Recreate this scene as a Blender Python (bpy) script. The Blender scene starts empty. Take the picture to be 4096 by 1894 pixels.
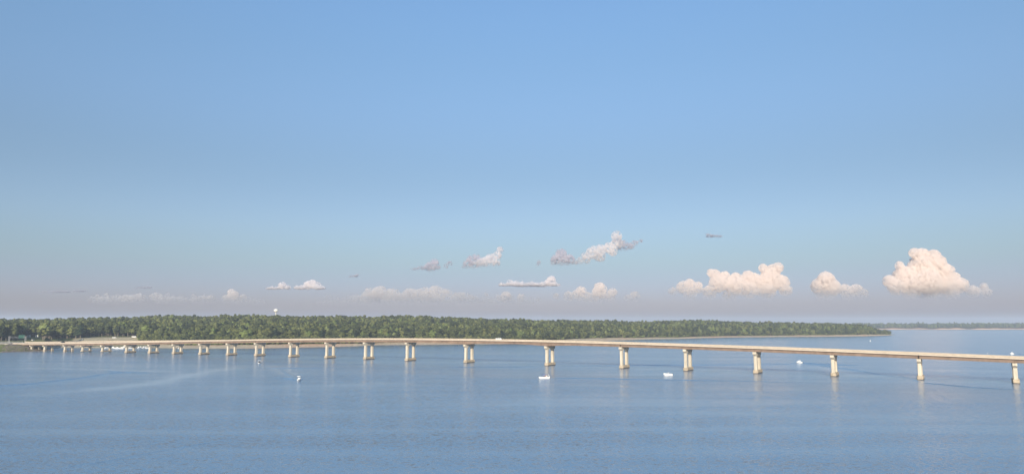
import bpy, bmesh, math, random
import numpy as np
from mathutils import Vector, Matrix, noise as mn
R = math.radians
sc = bpy.context.scene
COL = sc.collection

# ------------------------------------------------------------------ camera
CAMH, F, HOR = 32.0, 2780.0, 1290.0
PITCH = math.atan((HOR - 947) / F)
CP, SP = math.cos(PITCH), math.sin(PITCH)
cam_d = bpy.data.cameras.new('camera'); cam = bpy.data.objects.new('camera', cam_d); COL.objects.link(cam)
cam_d.sensor_width = 36; cam_d.lens = F / 4096 * 36
cam_d.clip_start = 0.5; cam_d.clip_end = 90000
cam.location = (0, 0, CAMH); cam.rotation_euler = (math.pi / 2 + PITCH, 0, 0)
sc.camera = cam

# ------------------------------------------------------------------ sky, sun, exposure
SUN_EL, SUN_AZ = R(20), R(188)          # azimuth clockwise from +Y: low sun behind the viewer
w = bpy.data.worlds.new('World'); sc.world = w; w.use_nodes = True
nt = w.node_tree; nt.nodes.clear()
out = nt.nodes.new('ShaderNodeOutputWorld'); bg = nt.nodes.new('ShaderNodeBackground')
sky = nt.nodes.new('ShaderNodeTexSky'); sky.sky_type = 'NISHITA'; sky.sun_disc = False
sky.sun_elevation = SUN_EL; sky.sun_rotation = SUN_AZ; sky.air_density = 1.0; sky.dust_density = 1.2; sky.ozone_density = 1.6
tint = nt.nodes.new('ShaderNodeMix'); tint.data_type = 'RGBA'; tint.blend_type = 'MULTIPLY'; tint.inputs[0].default_value = 1
tc = nt.nodes.new('ShaderNodeTexCoord'); sepw = nt.nodes.new('ShaderNodeSeparateXYZ'); rampw = nt.nodes.new('ShaderNodeValToRGB'); rampw.color_ramp.interpolation = 'B_SPLINE'
SKY_STOPS = [(0.0, (0.448, 0.419, 0.631)), (0.014, (0.448, 0.419, 0.631)), (0.05, (0.402, 0.402, 0.604)), (0.086, (0.414, 0.426, 0.471)), (0.139, (0.522, 0.529, 0.594)), (0.21, (0.5, 0.517, 0.543)), (0.288, (0.647, 0.687, 0.735)), (0.363, (0.704, 0.78, 0.813)), (0.435, (0.783, 0.901, 0.975)), (1.0, (0.783, 0.901, 0.975))]
rampw.color_ramp.elements[0].position = SKY_STOPS[0][0]; rampw.color_ramp.elements[0].color = (*SKY_STOPS[0][1], 1)
rampw.color_ramp.elements[1].position = SKY_STOPS[-1][0]; rampw.color_ramp.elements[1].color = (*SKY_STOPS[-1][1], 1)
for p_, c_ in SKY_STOPS[1:-1]:
    e_ = rampw.color_ramp.elements.new(p_); e_.color = (*c_, 1)
nt.links.new(tc.outputs['Generated'], sepw.inputs[0]); nt.links.new(sepw.outputs['Z'], rampw.inputs[0])
nt.links.new(sky.outputs[0], tint.inputs[6]); nt.links.new(rampw.outputs[0], tint.inputs[7])
nt.links.new(tint.outputs[2], bg.inputs[0]); bg.inputs[1].default_value = 0.15
nt.links.new(bg.outputs[0], out.inputs[0])
sun_d = bpy.data.lights.new('sun', 'SUN'); sun_d.energy = 4.2; sun_d.angle = R(0.5); sun_d.color = (1.0, 0.89, 0.72)
sun = bpy.data.objects.new('sun', sun_d); COL.objects.link(sun)
sv = Vector((math.sin(SUN_AZ) * math.cos(SUN_EL), math.cos(SUN_AZ) * math.cos(SUN_EL), math.sin(SUN_EL)))
sun.rotation_euler = sv.to_track_quat('Z', 'Y').to_euler(); sun.location = sv * 300
vs = sc.view_settings; vs.view_transform = 'Standard'; vs.look = 'None'; vs.exposure = 0.4; vs.gamma = 1.0; vs.use_curve_mapping = False
cy = sc.cycles; cy.max_bounces = 12; cy.volume_bounces = 12; cy.transparent_max_bounces = 8; cy.diffuse_bounces = 3; cy.glossy_bounces = 3
cy.use_denoising = True

# ------------------------------------------------------------------ image <-> place helpers (the photograph's 4096 x 1894 px)
def ray(px, py):
    u, v = (px - 2048) / F, -(py - 947) / F
    return u, CP - SP * v, SP + CP * v
def at_water(px, py, z=0.0):
    d = ray(px, py); t = (z - CAMH) / d[2]
    return Vector((d[0] * t, d[1] * t, z))
def at_depth(px, py, Y):
    d = ray(px, py); t = Y / d[1]
    return Vector((d[0] * t, Y, CAMH + d[2] * t))
def proj(p):
    y = CP * p[1] + SP * (p[2] - CAMH); z = -SP * p[1] + CP * (p[2] - CAMH)
    return 2048 + F * p[0] / y, 947 - F * z / y

# ------------------------------------------------------------------ scene helpers
rnd = random.Random(7)
def tag(o, label=None, cat=None, group=None, kind=None):
    if label: o['label'] = label
    if cat: o['category'] = cat
    if group: o['group'] = group
    if kind: o['kind'] = kind
    return o
def link(name, data, parent=None, mats=None):
    o = bpy.data.objects.new(name, data); COL.objects.link(o)
    if parent: o.parent = parent
    if mats:
        for m in (mats if isinstance(mats, (list, tuple)) else [mats]):
            if data.materials.find(m.name) < 0: data.materials.append(m)
    return o
def empty(name, loc=(0, 0, 0), rz=0.0, parent=None):
    o = bpy.data.objects.new(name, None); COL.objects.link(o)
    o.location = loc; o.rotation_euler = (0, 0, rz); o.empty_display_size = 1
    if parent: o.parent = parent
    return o
def mesh_np(name, V, Fc, smooth=False):
    me = bpy.data.meshes.new(name)
    V = np.asarray(V, dtype=np.float32); Fc = np.asarray(Fc, dtype=np.int32)
    n = Fc.shape[1]
    me.vertices.add(len(V)); me.vertices.foreach_set('co', V.ravel())
    me.loops.add(Fc.size); me.loops.foreach_set('vertex_index', Fc.ravel())
    me.polygons.add(len(Fc)); me.polygons.foreach_set('loop_start', np.arange(0, Fc.size, n, dtype=np.int32))
    me.polygons.foreach_set('loop_total', np.full(len(Fc), n, dtype=np.int32))
    if smooth: me.polygons.foreach_set('use_smooth', np.ones(len(Fc), dtype=bool))
    me.update(calc_edges=True); me.validate()
    return me
class MB:
    """collects simple solids for one mesh"""
    def __init__(s): s.v = []; s.f = []
    def add(s, V, Fs):
        b = len(s.v); s.v += [tuple(p) for p in V]; s.f += [tuple(i + b for i in f) for f in Fs]; return s
    def box(s, x0, x1, y0, y1, z0, z1, ch=0.0):
        V = [(x0, y0, z0), (x1, y0, z0), (x1, y1, z0), (x0, y1, z0), (x0, y0, z1), (x1, y0, z1), (x1, y1, z1), (x0, y1, z1)]
        return s.add(V, [(3, 2, 1, 0), (4, 5, 6, 7), (0, 1, 5, 4), (1, 2, 6, 5), (2, 3, 7, 6), (3, 0, 4, 7)])
    def prism(s, pts, axis, a, b):
        """closed outline pts (2-D) extruded along axis from a to b; axis 0: pts=(y,z), 1: pts=(x,z), 2: pts=(x,y)"""
        def mk(p, t): return (t, p[0], p[1]) if axis == 0 else ((p[0], t, p[1]) if axis == 1 else (p[0], p[1], t))
        n = len(pts); V = [mk(p, a) for p in pts] + [mk(p, b) for p in pts]
        Fs = [tuple(range(n))[::-1], tuple(range(n, 2 * n))] + [(i, (i + 1) % n, (i + 1) % n + n, i + n) for i in range(n)]
        return s.add(V, Fs)
    def tube(s, p, q, r, r2=None, n=8):
        p, q = Vector(p), Vector(q); r2 = r if r2 is None else r2
        d = (q - p).normalized(); a = d.orthogonal().normalized(); b = d.cross(a)
        V = [p + (a * math.cos(t) + b * math.sin(t)) * r for t in [2 * math.pi * i / n for i in range(n)]]
        V += [q + (a * math.cos(t) + b * math.sin(t)) * r2 for t in [2 * math.pi * i / n for i in range(n)]]
        return s.add(V, [tuple(range(n))[::-1], tuple(range(n, 2 * n))] + [(i, (i + 1) % n, (i + 1) % n + n, i + n) for i in range(n)])
    def lathe(s, prof, n=20, c=(0, 0)):
        V = []; Fs = []
        for r, z in prof: V += [(c[0] + r * math.cos(2 * math.pi * i / n), c[1] + r * math.sin(2 * math.pi * i / n), z) for i in range(n)]
        for k in range(len(prof) - 1):
            for i in range(n): Fs.append((k * n + i, k * n + (i + 1) % n, (k + 1) * n + (i + 1) % n, (k + 1) * n + i))
        Fs.append(tuple(range(n))[::-1]); Fs.append(tuple(range((len(prof) - 1) * n, len(prof) * n)))
        return s.add(V, Fs)
    def build(s, name, mat, parent=None, smooth=False):
        me = bpy.data.meshes.new(name); me.from_pydata(s.v, [], s.f); me.update()
        bm = bmesh.new(); bm.from_mesh(me); bmesh.ops.recalc_face_normals(bm, faces=bm.faces); bm.to_mesh(me); bm.free()
        if smooth:
            for p in me.polygons: p.use_smooth = True
        return link(name, me, parent, mat)
def copy_tree(o, parent=None):
    c = o.copy(); COL.objects.link(c); c.parent = parent
    for ch in list(o.children): copy_tree(ch, c)
    return c

# ------------------------------------------------------------------ materials
def mat(name, col, rough=0.8, var=0.0, scale=1.0, metal=0.0, bump=0.0, col2=None, spec=0.3, stretch=(1, 1, 1), world=False):
    m = bpy.data.materials.new(name); m.use_nodes = True; n = m.node_tree.nodes; l = m.node_tree.links
    b = n['Principled BSDF']; b.inputs['Base Color'].default_value = (*col, 1); b.inputs['Roughness'].default_value = rough
    b.inputs['Metallic'].default_value = metal; b.inputs['Specular IOR Level'].default_value = spec
    if var or col2 or bump:
        t = n.new('ShaderNodeTexCoord'); mp = n.new('ShaderNodeMapping'); mp.inputs['Scale'].default_value = stretch
        ns = n.new('ShaderNodeTexNoise'); ns.inputs['Scale'].default_value = scale; ns.inputs['Detail'].default_value = 6; ns.inputs['Roughness'].default_value = 0.62
        if world:
            g = n.new('ShaderNodeNewGeometry'); l.new(g.outputs['Position'], mp.inputs[0])
        else: l.new(t.outputs['Object'], mp.inputs[0])
        l.new(mp.outputs[0], ns.inputs['Vector'])
        mr = n.new('ShaderNodeMapRange'); mr.inputs[1].default_value = 0.32; mr.inputs[2].default_value = 0.68
        l.new(ns.outputs[0], mr.inputs[0])
        mx = n.new('ShaderNodeMix'); mx.data_type = 'RGBA'
        c2 = col2 or tuple(c * (1 - var) for c in col)
        mx.inputs[6].default_value = (*c2, 1); mx.inputs[7].default_value = (*(col if col2 else tuple(min(1, c * (1 + var * .5)) for c in col)), 1)
        l.new(mr.outputs[0], mx.inputs[0]); l.new(mx.outputs[2], b.inputs['Base Color'])
        if bump:
            bp = n.new('ShaderNodeBump'); bp.inputs['Strength'].default_value = bump; bp.inputs['Distance'].default_value = 0.3
            l.new(ns.outputs[0], bp.inputs['Height']); l.new(bp.outputs[0], b.inputs['Normal'])
    return m
M = {}
M['concrete'] = mat('concrete', (0.56, 0.50, 0.40), 0.85, 0.30, 0.9, world=True, stretch=(1, 1, 0.12))
M['concrete_tan'] = mat('concrete_tan', (0.46, 0.385, 0.30), 0.88, 0.22, 0.5, world=True)
M['coping'] = mat('coping', (0.60, 0.52, 0.42), 0.8, 0.1, 0.4, world=True)
M['footing'] = mat('footing', (0.45, 0.37, 0.27), 0.9, 0.35, 0.5, world=True, bump=0.3)
M['steel'] = mat('girder_paint', (0.22, 0.155, 0.115), 0.7, 0.28, 0.25, world=True, stretch=(1, 1, .3))
M['wet'] = mat('wet_concrete', (0.06, 0.05, 0.04), 0.5, 0.3, 0.8, world=True)
M['asphalt'] = mat('road_surface', (0.30, 0.275, 0.235), 0.9, 0.15, 0.4, world=True)
M['paint_white'] = mat('white_marking', (0.75, 0.75, 0.72), 0.6)
M['paint_yellow'] = mat('yellow_marking', (0.7, 0.45, 0.05), 0.6)
M['white'] = mat('white_gelcoat', (0.82, 0.81, 0.78), 0.3, spec=0.5)
M['offwhite'] = mat('offwhite_panel', (0.72, 0.70, 0.64), 0.6)
M['blue'] = mat('blue_canvas', (0.03, 0.06, 0.30), 0.8)
M['dark'] = mat('dark_trim', (0.03, 0.03, 0.035), 0.4)
M['glass'] = mat('tinted_glass', (0.03, 0.04, 0.05), 0.08, spec=0.6)
M['metal'] = mat('galvanised_steel', (0.50, 0.50, 0.50), 0.45, metal=0.6)
M['red'] = mat('red_shirt', (0.35, 0.05, 0.04), 0.8)
M['skin'] = mat('skin', (0.45, 0.27, 0.18), 0.7)
M['sign_green'] = mat('sign_green', (0.01, 0.07, 0.05), 0.5)
M['roof'] = mat('shingle_roof', (0.16, 0.15, 0.14), 0.9)
M['trunk'] = mat('bark', (0.24, 0.20, 0.15), 0.95, 0.3, 2.0)
M['orange'] = mat('orange_plastic', (0.7, 0.2, 0.04), 0.5)
M['rock'] = mat('riprap_stone', (0.13, 0.11, 0.10), 0.95, 0.4, 0.3, world=True)  # dark stone, deepened to carry the shade below the deck
M['wood'] = mat('weathered_timber', (0.24, 0.20, 0.15), 0.9, 0.2, 1.0)

def foliage(name, cols, world_scale=0.015):
    m = bpy.data.materials.new(name); m.use_nodes = True; n = m.node_tree.nodes; l = m.node_tree.links
    b = n['Principled BSDF']; b.inputs['Roughness'].default_value = 0.85; b.inputs['Specular IOR Level'].default_value = 0.12
    oi = n.new('ShaderNodeObjectInfo'); rp = n.new('ShaderNodeValToRGB'); rp.color_ramp.interpolation = 'LINEAR'
    els = rp.color_ramp.elements
    for i, c in enumerate(cols):
        p = i / (len(cols) - 1)
        e = els[0] if i == 0 else (els[1] if i == 1 else els.new(p))
        e.position = p; e.color = (*c, 1)
    l.new(oi.outputs['Random'], rp.inputs[0])
    g = n.new('ShaderNodeNewGeometry'); ns = n.new('ShaderNodeTexNoise'); ns.inputs['Scale'].default_value = 0.9; ns.inputs['Detail'].default_value = 3
    l.new(g.outputs['Position'], ns.inputs['Vector'])
    n2 = n.new('ShaderNodeTexNoise'); n2.inputs['Scale'].default_value = world_scale; n2.inputs['Detail'].default_value = 2
    l.new(g.outputs['Position'], n2.inputs['Vector'])
    mr = n.new('ShaderNodeMapRange'); mr.inputs[1].default_value = 0.3; mr.inputs[2].default_value = 0.7; mr.inputs[3].default_value = 0.65; mr.inputs[4].default_value = 1.35
    l.new(ns.outputs[0], mr.inputs[0])
    mr2 = n.new('ShaderNodeMapRange'); mr2.inputs[1].default_value = 0.35; mr2.inputs[2].default_value = 0.65; mr2.inputs[3].default_value = 0.8; mr2.inputs[4].default_value = 1.2
    l.new(n2.outputs[0], mr2.inputs[0])
    mu = n.new('ShaderNodeMath'); mu.operation = 'MULTIPLY'; l.new(mr.outputs[0], mu.inputs[0]); l.new(mr2.outputs[0], mu.inputs[1])
    vm = n.new('ShaderNodeVectorMath'); vm.operation = 'SCALE'; l.new(rp.outputs[0], vm.inputs[0]); l.new(mu.outputs[0], vm.inputs['Scale'])
    l.new(vm.outputs[0], b.inputs['Base Color'])
    return m
M['leaf'] = foliage('broadleaf_foliage', [(0.020, 0.028, 0.014), (0.043, 0.053, 0.021), (0.062, 0.073, 0.026), (0.074, 0.086, 0.029), (0.100, 0.110, 0.036), (0.140, 0.148, 0.050)])
M['leaf_light'] = foliage('light_foliage', [(0.10, 0.13, 0.035), (0.13, 0.16, 0.05), (0.15, 0.17, 0.07)])
M['needle'] = foliage('pine_foliage', [(0.022, 0.036, 0.018), (0.040, 0.054, 0.024), (0.058, 0.070, 0.028)])

# water: dark glossy body, surface slopes from noise, calmer slicks and rougher gust patches
def water_mat():
    m = bpy.data.materials.new('lake_water'); m.use_nodes = True; n = m.node_tree.nodes; l = m.node_tree.links
    b = n['Principled BSDF']; b.inputs['Base Color'].default_value = (0.098, 0.180, 0.272, 1)
    b.inputs['Roughness'].default_value = 0.17; b.inputs['IOR'].default_value = 1.68; b.inputs['Specular IOR Level'].default_value = 0.5
    g = n.new('ShaderNodeNewGeometry')
    def nz(sx, sy, detail, rot=0.0, dist=0.0, off=0):
        mp = n.new('ShaderNodeMapping'); mp.inputs['Scale'].default_value = (sx, sy, 1); mp.inputs['Rotation'].default_value = (0, 0, rot); mp.inputs['Location'].default_value = (off, off * .7, 0)
        l.new(g.outputs['Position'], mp.inputs[0]); t = n.new('ShaderNodeTexNoise'); t.inputs['Scale'].default_value = 1
        t.inputs['Detail'].default_value = detail; t.inputs['Roughness'].default_value = 0.6; t.inputs['Distortion'].default_value = dist
        l.new(mp.outputs[0], t.inputs['Vector']); return t
    def vop(op, a, c):
        v = n.new('ShaderNodeVectorMath'); v.operation = op
        for i, x in enumerate((a, c)):
            if hasattr(x, 'is_linked'): l.new(x, v.inputs[i])
            else: v.inputs[i].default_value = x
        return v.outputs[0]
    def mop(op, a, c, cl=False):
        v = n.new('ShaderNodeMath'); v.operation = op; v.use_clamp = cl
        for i, x in enumerate((a, c)):
            if hasattr(x, 'is_linked'): l.new(x, v.inputs[i])
            else: v.inputs[i].default_value = x
        return v.outputs[0]
    def scl(a, s):
        v = n.new('ShaderNodeVectorMath'); v.operation = 'SCALE'; l.new(a, v.inputs[0])
        if hasattr(s, 'is_linked'): l.new(s, v.inputs['Scale'])
        else: v.inputs['Scale'].default_value = s
        return v.outputs[0]
    c = (0.5, 0.5, 0.5)
    s1 = scl(vop('SUBTRACT', nz(1.0, 2.2, 4, 0.12).outputs['Color'], c), WAVE[0])      # ripples, about a metre
    s2 = scl(vop('SUBTRACT', nz(0.28, 0.5, 4, -0.10, 0.4, 31).outputs['Color'], c), WAVE[1])   # waves, some metres
    s3 = scl(vop('SUBTRACT', nz(0.03, 0.10, 2, 0.05, 0.3, 77).outputs['Color'], c), WAVE[2])
    slope = vop('ADD', vop('ADD', s1, s2), s3)
    # patches: long streaks across the view and broad gust areas
    st = n.new('ShaderNodeMapRange'); st.inputs[1].default_value = 0.40; st.inputs[2].default_value = 0.62
    l.new(nz(0.0035, 0.035, 4, 0.03, 0.6, 13).outputs[0], st.inputs[0])
    br = n.new('ShaderNodeMapRange'); br.inputs[1].default_value = 0.35; br.inputs[2].default_value = 0.65
    l.new(nz(0.002, 0.008, 3, -0.15, 0.5, 5).outputs[0], br.inputs[0])
    k = mop('ADD', mop('MULTIPLY', st.outputs[0], 0.95), mop('MULTIPLY', br.outputs[0], 0.70))
    amp = mop('SUBTRACT', 1.8, k)
    sx_ = n.new('ShaderNodeSeparateXYZ'); l.new(g.outputs['Position'], sx_.inputs[0])
    calm_right = n.new('ShaderNodeMapRange'); calm_right.inputs[1].default_value = -350; calm_right.inputs[2].default_value = 350; calm_right.inputs[3].default_value = 1.25; calm_right.inputs[4].default_value = .6
    l.new(sx_.outputs[0], calm_right.inputs[0]); amp = mop('MULTIPLY', amp, calm_right.outputs[0])      # calmer ripples at right imitate the brighter sky light on that side
    at = n.new('ShaderNodeAttribute'); at.attribute_name = 'slick'
    amp = mop('MULTIPLY', amp, mop('SUBTRACT', 1.0, at.outputs['Fac']))
    flat = n.new('ShaderNodeVectorMath'); flat.operation = 'MULTIPLY'; l.new(scl(slope, amp), flat.inputs[0]); flat.inputs[1].default_value = (1, 1, 0)
    nn = n.new('ShaderNodeVectorMath'); nn.operation = 'NORMALIZE'; l.new(vop('ADD', g.outputs['Normal'], flat.outputs[0]), nn.inputs[0])
    l.new(nn.outputs[0], b.inputs['Normal'])
    af = n.new('ShaderNodeAttribute'); af.attribute_name = 'sky_sheen'; cm = n.new('ShaderNodeMix'); cm.data_type = 'RGBA'
    cm.inputs[6].default_value = (0.128, 0.226, 0.340, 1); cm.inputs[7].default_value = (0.55, 0.62, 0.68, 1)      # paler colour paints in the sky sheen of calm streaks
    l.new(af.outputs['Fac'], cm.inputs[0]); l.new(cm.outputs[2], b.inputs['Base Color'])
    return m
WAVE = (1.05, 0.24, 0.04)
M['water'] = water_mat()

def land_mat():
    m = bpy.data.materials.new('shore_ground'); m.use_nodes = True; n = m.node_tree.nodes; l = m.node_tree.links
    b = n['Principled BSDF']; b.inputs['Roughness'].default_value = 0.95; b.inputs['Specular IOR Level'].default_value = 0.1
    g = n.new('ShaderNodeNewGeometry')
    a = n.new('ShaderNodeTexNoise'); a.inputs['Scale'].default_value = 0.02; a.inputs['Detail'].default_value = 5; l.new(g.outputs['Position'], a.inputs['Vector'])
    f = n.new('ShaderNodeTexNoise'); f.inputs['Scale'].default_value = 0.25; f.inputs['Detail'].default_value = 5; l.new(g.outputs['Position'], f.inputs['Vector'])
    at = n.new('ShaderNodeAttribute'); at.attribute_name = 'clay'       # 0 pale sand .. 1 red clay
    ag = n.new('ShaderNodeAttribute'); ag.attribute_name = 'turf_and_shade'
    r1 = n.new('ShaderNodeMapRange'); r1.inputs[1].default_value = 0.4; r1.inputs[2].default_value = 0.6; l.new(f.outputs[0], r1.inputs[0])
    sand = n.new('ShaderNodeMix'); sand.data_type = 'RGBA'; sand.inputs[6].default_value = (0.40, 0.34, 0.24, 1); sand.inputs[7].default_value = (0.56, 0.48, 0.35, 1); l.new(r1.outputs[0], sand.inputs[0])
    clay = n.new('ShaderNodeMix'); clay.data_type = 'RGBA'; clay.inputs[6].default_value = (0.48, 0.30, 0.19, 1); clay.inputs[7].default_value = (0.64, 0.45, 0.31, 1); l.new(r1.outputs[0], clay.inputs[0])
    mx = n.new('ShaderNodeMix'); mx.data_type = 'RGBA'; l.new(sand.outputs[2], mx.inputs[6]); l.new(clay.outputs[2], mx.inputs[7])
    ad = n.new('ShaderNodeMath'); ad.operation = 'ADD'; ad.use_clamp = True; sb = n.new('ShaderNodeMapRange'); sb.inputs[1].default_value = 0.45; sb.inputs[2].default_value = 0.65; sb.inputs[3].default_value = -0.25; sb.inputs[4].default_value = 0.25
    l.new(a.outputs[0], sb.inputs[0]); l.new(at.outputs['Fac'], ad.inputs[0]); l.new(sb.outputs[0], ad.inputs[1]); l.new(ad.outputs[0], mx.inputs[0])
    turf_and_shade = n.new('ShaderNodeMix'); turf_and_shade.data_type = 'RGBA'; turf_and_shade.inputs[6].default_value = (0.06, 0.075, 0.025, 1); turf_and_shade.inputs[7].default_value = (0.15, 0.16, 0.06, 1); l.new(r1.outputs[0], turf_and_shade.inputs[0])
    fm = n.new('ShaderNodeMix'); fm.data_type = 'RGBA'; l.new(mx.outputs[2], fm.inputs[6]); l.new(turf_and_shade.outputs[2], fm.inputs[7]); l.new(ag.outputs['Fac'], fm.inputs[0])
    l.new(fm.outputs[2], b.inputs['Base Color'])
    bp = n.new('ShaderNodeBump'); bp.inputs['Distance'].default_value = 0.6; bp.inputs['Strength'].default_value = 0.5; l.new(f.outputs[0], bp.inputs['Height']); l.new(bp.outputs[0], b.inputs['Normal'])
    return m
M['land'] = land_mat()

# ------------------------------------------------------------------ the bridge's line (near ends of the pier footings, metres)
PIERS = [(268.3, 376.4), (231.2, 400.6), (193.2, 425.2), (155.0, 449.8), (116.4, 474.3), (77.0, 498.9), (25.6, 530.5), (-38.1, 568.2),
         (-90.1, 598.0), (-130.2, 620.0), (-169.9, 641.2), (-209.4, 661.4), (-248.6, 680.7), (-282.4, 696.7), (-316.6, 712.2), (-350.5, 727.0),
         (-382.2, 740.2), (-413.5, 752.6), (-446.5, 765.1), (-474.4, 775.1), (-499.4, 783.7), (-528.3, 793.2), (-547.3, 799.1)]
_p = [(PIERS[0][0] + (PIERS[0][0] - PIERS[1][0]) * k, PIERS[0][1] + (PIERS[0][1] - PIERS[1][1]) * k) for k in (2, 1)] + PIERS
_d = np.array(PIERS[-1]) - np.array(PIERS[-3]); _d = _d / np.hypot(*_d)
for k in range(1, 8):
    a = R(0.9) * k; dd = np.array([_d[0] * math.cos(a) - _d[1] * math.sin(a), _d[0] * math.sin(a) + _d[1] * math.cos(a)])
    _p.append(tuple(np.array(_p[-1]) + dd * 40))
PL = np.array(_p); SL = np.concatenate([[0], np.cumsum(np.hypot(*np.diff(PL, axis=0).T))]); SL -= SL[2]
CX = np.polyfit(SL / 1000, PL[:, 0], 6); CYY = np.polyfit(SL / 1000, PL[:, 1], 6)
def path(s): return np.array([np.polyval(CX, s / 1000), np.polyval(CYY, s / 1000)])
def tang(s):
    d = path(s + 1) - path(s - 1); return d / np.hypot(*d)
ZC = [6.32709994e-11, -9.05507283e-08, -9.26247438e-07, 2.30254452e-02, 13.0859740]
def ztop(s):                      # top of the bright slab edge
    if s < -100: return np.polyval(ZC, -100) + (s + 100) * 0.018
    return float(np.polyval(ZC, s)) if s < 930 else max(7.6, float(np.polyval(ZC, 930)) - (s - 930) * 0.004)
PS = [SL[i + 2] for i in range(len(PIERS))]
S_END = PS[-1] + 26               # abutment
CENT = -6.1                       # centre line lies this far behind the footings' near ends
def frame_pt(s, off, z):          # off > 0: towards the viewer, measured from the centre line
    p = path(s); t = tang(s); n = np.array([t[1], -t[0]])
    if n[1] > 0: n = -n
    q = p + n * (CENT + off); return (q[0], q[1], z)
def bank(s):                      # the deck leans towards the lake where the bridge curves at the shore end
    t = min(1, max(0, (s - 640) / 200)); return .085 * t * t * (3 - 2 * t)
def sweep(name, s0, s1, outline, material, parent, step=6.0, zf=None):
    """outline(s) -> list of (off, z) closed; swept along the bridge"""
    k = max(1, int(math.ceil((s1 - s0) / step))); V = []; Fs = []; n = None
    for i in range(k + 1):
        s = s0 + (s1 - s0) * i / k; o = outline(s); n = len(o)
        V += [frame_pt(s, a, z + bank(s) * (HW - a)) for a, z in o]
    for i in range(k):
        for j in range(n): Fs.append((i * n + j, i * n + (j + 1) % n, (i + 1) * n + (j + 1) % n, (i + 1) * n + j))
    Fs.append(tuple(range(n))[::-1]); Fs.append(tuple(range(k * n, (k + 1) * n)))
    mb = MB(); mb.add(V, Fs); return mb.build(name, material, parent)

bridge = empty('bridge', (0, 0, 0))
tag(bridge, 'long low road bridge of tan girders on paired white columns crossing the lake', 'bridge')
HW = 7.4
JOINTS = [-100.0, PS[1], PS[5], PS[8], PS[12], PS[16], PS[20], S_END]
GOFF = [6.25, 3.75, 1.25, -1.25, -3.75, -6.25]
HAUNCH = (PS[6], PS[7])
def gdepth(s):
    d = 2.0
    for h in HAUNCH:
        u = abs(s - h)
        if u < 26: d = max(d, 2.0 + 1.05 * (1 - u / 26) ** 1.7)
    if s > PS[19]: d = max(1.35, 2.0 - (s - PS[19]) * 0.03)
    return d
def soffit(s): return ztop(s) - 0.30 - gdepth(s)
for a, b in zip(JOINTS[:-1], JOINTS[1:]):
    s0, s1 = a + 0.06, b - 0.06
    sweep('deck_slab', s0, s1, lambda s: [(HW, ztop(s) - .30), (HW, ztop(s) - .02), (-HW, ztop(s) - .02), (-HW, ztop(s) - .30)], M['coping'], bridge)
    rd = sweep('road_surface', s0, s1, lambda s: [(HW - .45, ztop(s) - .016), (HW - .45, ztop(s) + .01), (-HW + .45, ztop(s) + .01), (-HW + .45, ztop(s) - .016)], M['asphalt'], bridge)
    for off, mm in ((5.3, 'paint_white'), (-5.3, 'paint_white'), (0.15, 'paint_yellow'), (-0.15, 'paint_yellow')):
        sweep('lane_line', s0, s1, lambda s: [(off + .06, ztop(s) + .011), (off + .06, ztop(s) + .015), (off - .06, ztop(s) + .015), (off - .06, ztop(s) + .011)], M[mm], rd, 12)
    for sg in (1, -1):
        P0 = [(HW - .04, -.01), (HW - .10, .86), (HW - .34, .86), (HW - .42, .25), (HW - .50, .013)]
        par = sweep('parapet', s0, s1, lambda s: [(sg * o, ztop(s) + z) for o, z in P0], M['concrete_tan'], bridge)
        sweep('coping', s0, s1, lambda s: [(sg * o, ztop(s) - .005 + z) for o, z in ((HW + .10, -.26), (HW + .10, .12), (HW - .035, .12), (HW - .035, -.015), (HW + .003, -.015), (HW + .003, -.26))], M['coping'], par)
        sweep('parapet_cap', s0, s1, lambda s: [(sg * o, ztop(s) + z) for o, z in ((HW - .06, .863), (HW - .06, .95), (HW - .38, .95), (HW - .38, .863))], M['coping'], par)
    for gi, go in enumerate(GOFF):
        g0, g1 = s0 + .25, s1 - .25
        def web(s, go=go):
            zt, zb = ztop(s) - .303, soffit(s)
            return [(go - .02, zb + .05), (go - .02, zt - .05), (go - .25, zt - .05), (go - .25, zt), (go + .25, zt), (go + .25, zt - .05), (go + .02, zt - .05), (go + .02, zb + .05),
                    (go + .28, zb + .05), (go + .28, zb), (go - .28, zb), (go - .28, zb + .05)]
        gd = sweep('girder', g0, g1, web, M['steel'], bridge, 5)
        if gi == 0:   # stiffener plates at the piers
            for ps in PS:
                if g0 + 2 < ps < g1 - 2:
                    st = MB(); p0 = frame_pt(ps, go + .13, 0); t = tang(ps); zt, zb = ztop(ps) - .36, soffit(ps) + .06
                    V = [frame_pt(ps + du, go + do, z) for z in (zb, zt) for du, do in ((-.04, .025), (.04, .025), (.04, .24), (-.04, .24))]
                    st.add(V, [(3, 2, 1, 0), (4, 5, 6, 7), (0, 1, 5, 4), (1, 2, 6, 5), (2, 3, 7, 6), (3, 0, 4, 7)])
                    st.build('stiffener', M['steel'], gd)
# cross frames between girders near every pier: small bracing, one mesh
xf = MB()
for ps in PS:
    for du in ((-12, -8, -4, 4, 8, 12) if ps in HAUNCH else (-6, 6)):
        s = ps + du
        for ga, gb in zip(GOFF[:-1], GOFF[1:]):
            zt, zb = ztop(s) - .5, soffit(s) + .25
            la, lb = bank(s) * (HW - ga), bank(s) * (HW - gb); xf.tube(frame_pt(s, ga, zt + la), frame_pt(s, gb, zb + lb), .07, n=4); xf.tube(frame_pt(s, ga, zb + la), frame_pt(s, gb, zt + lb), .07, n=4)
            xf.tube(frame_pt(s, ga, zb + la), frame_pt(s, gb, zb + lb), .07, n=4)
x = xf.build('cross_bracing', M['steel'], bridge); x['kind'] = 'stuff'

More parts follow.
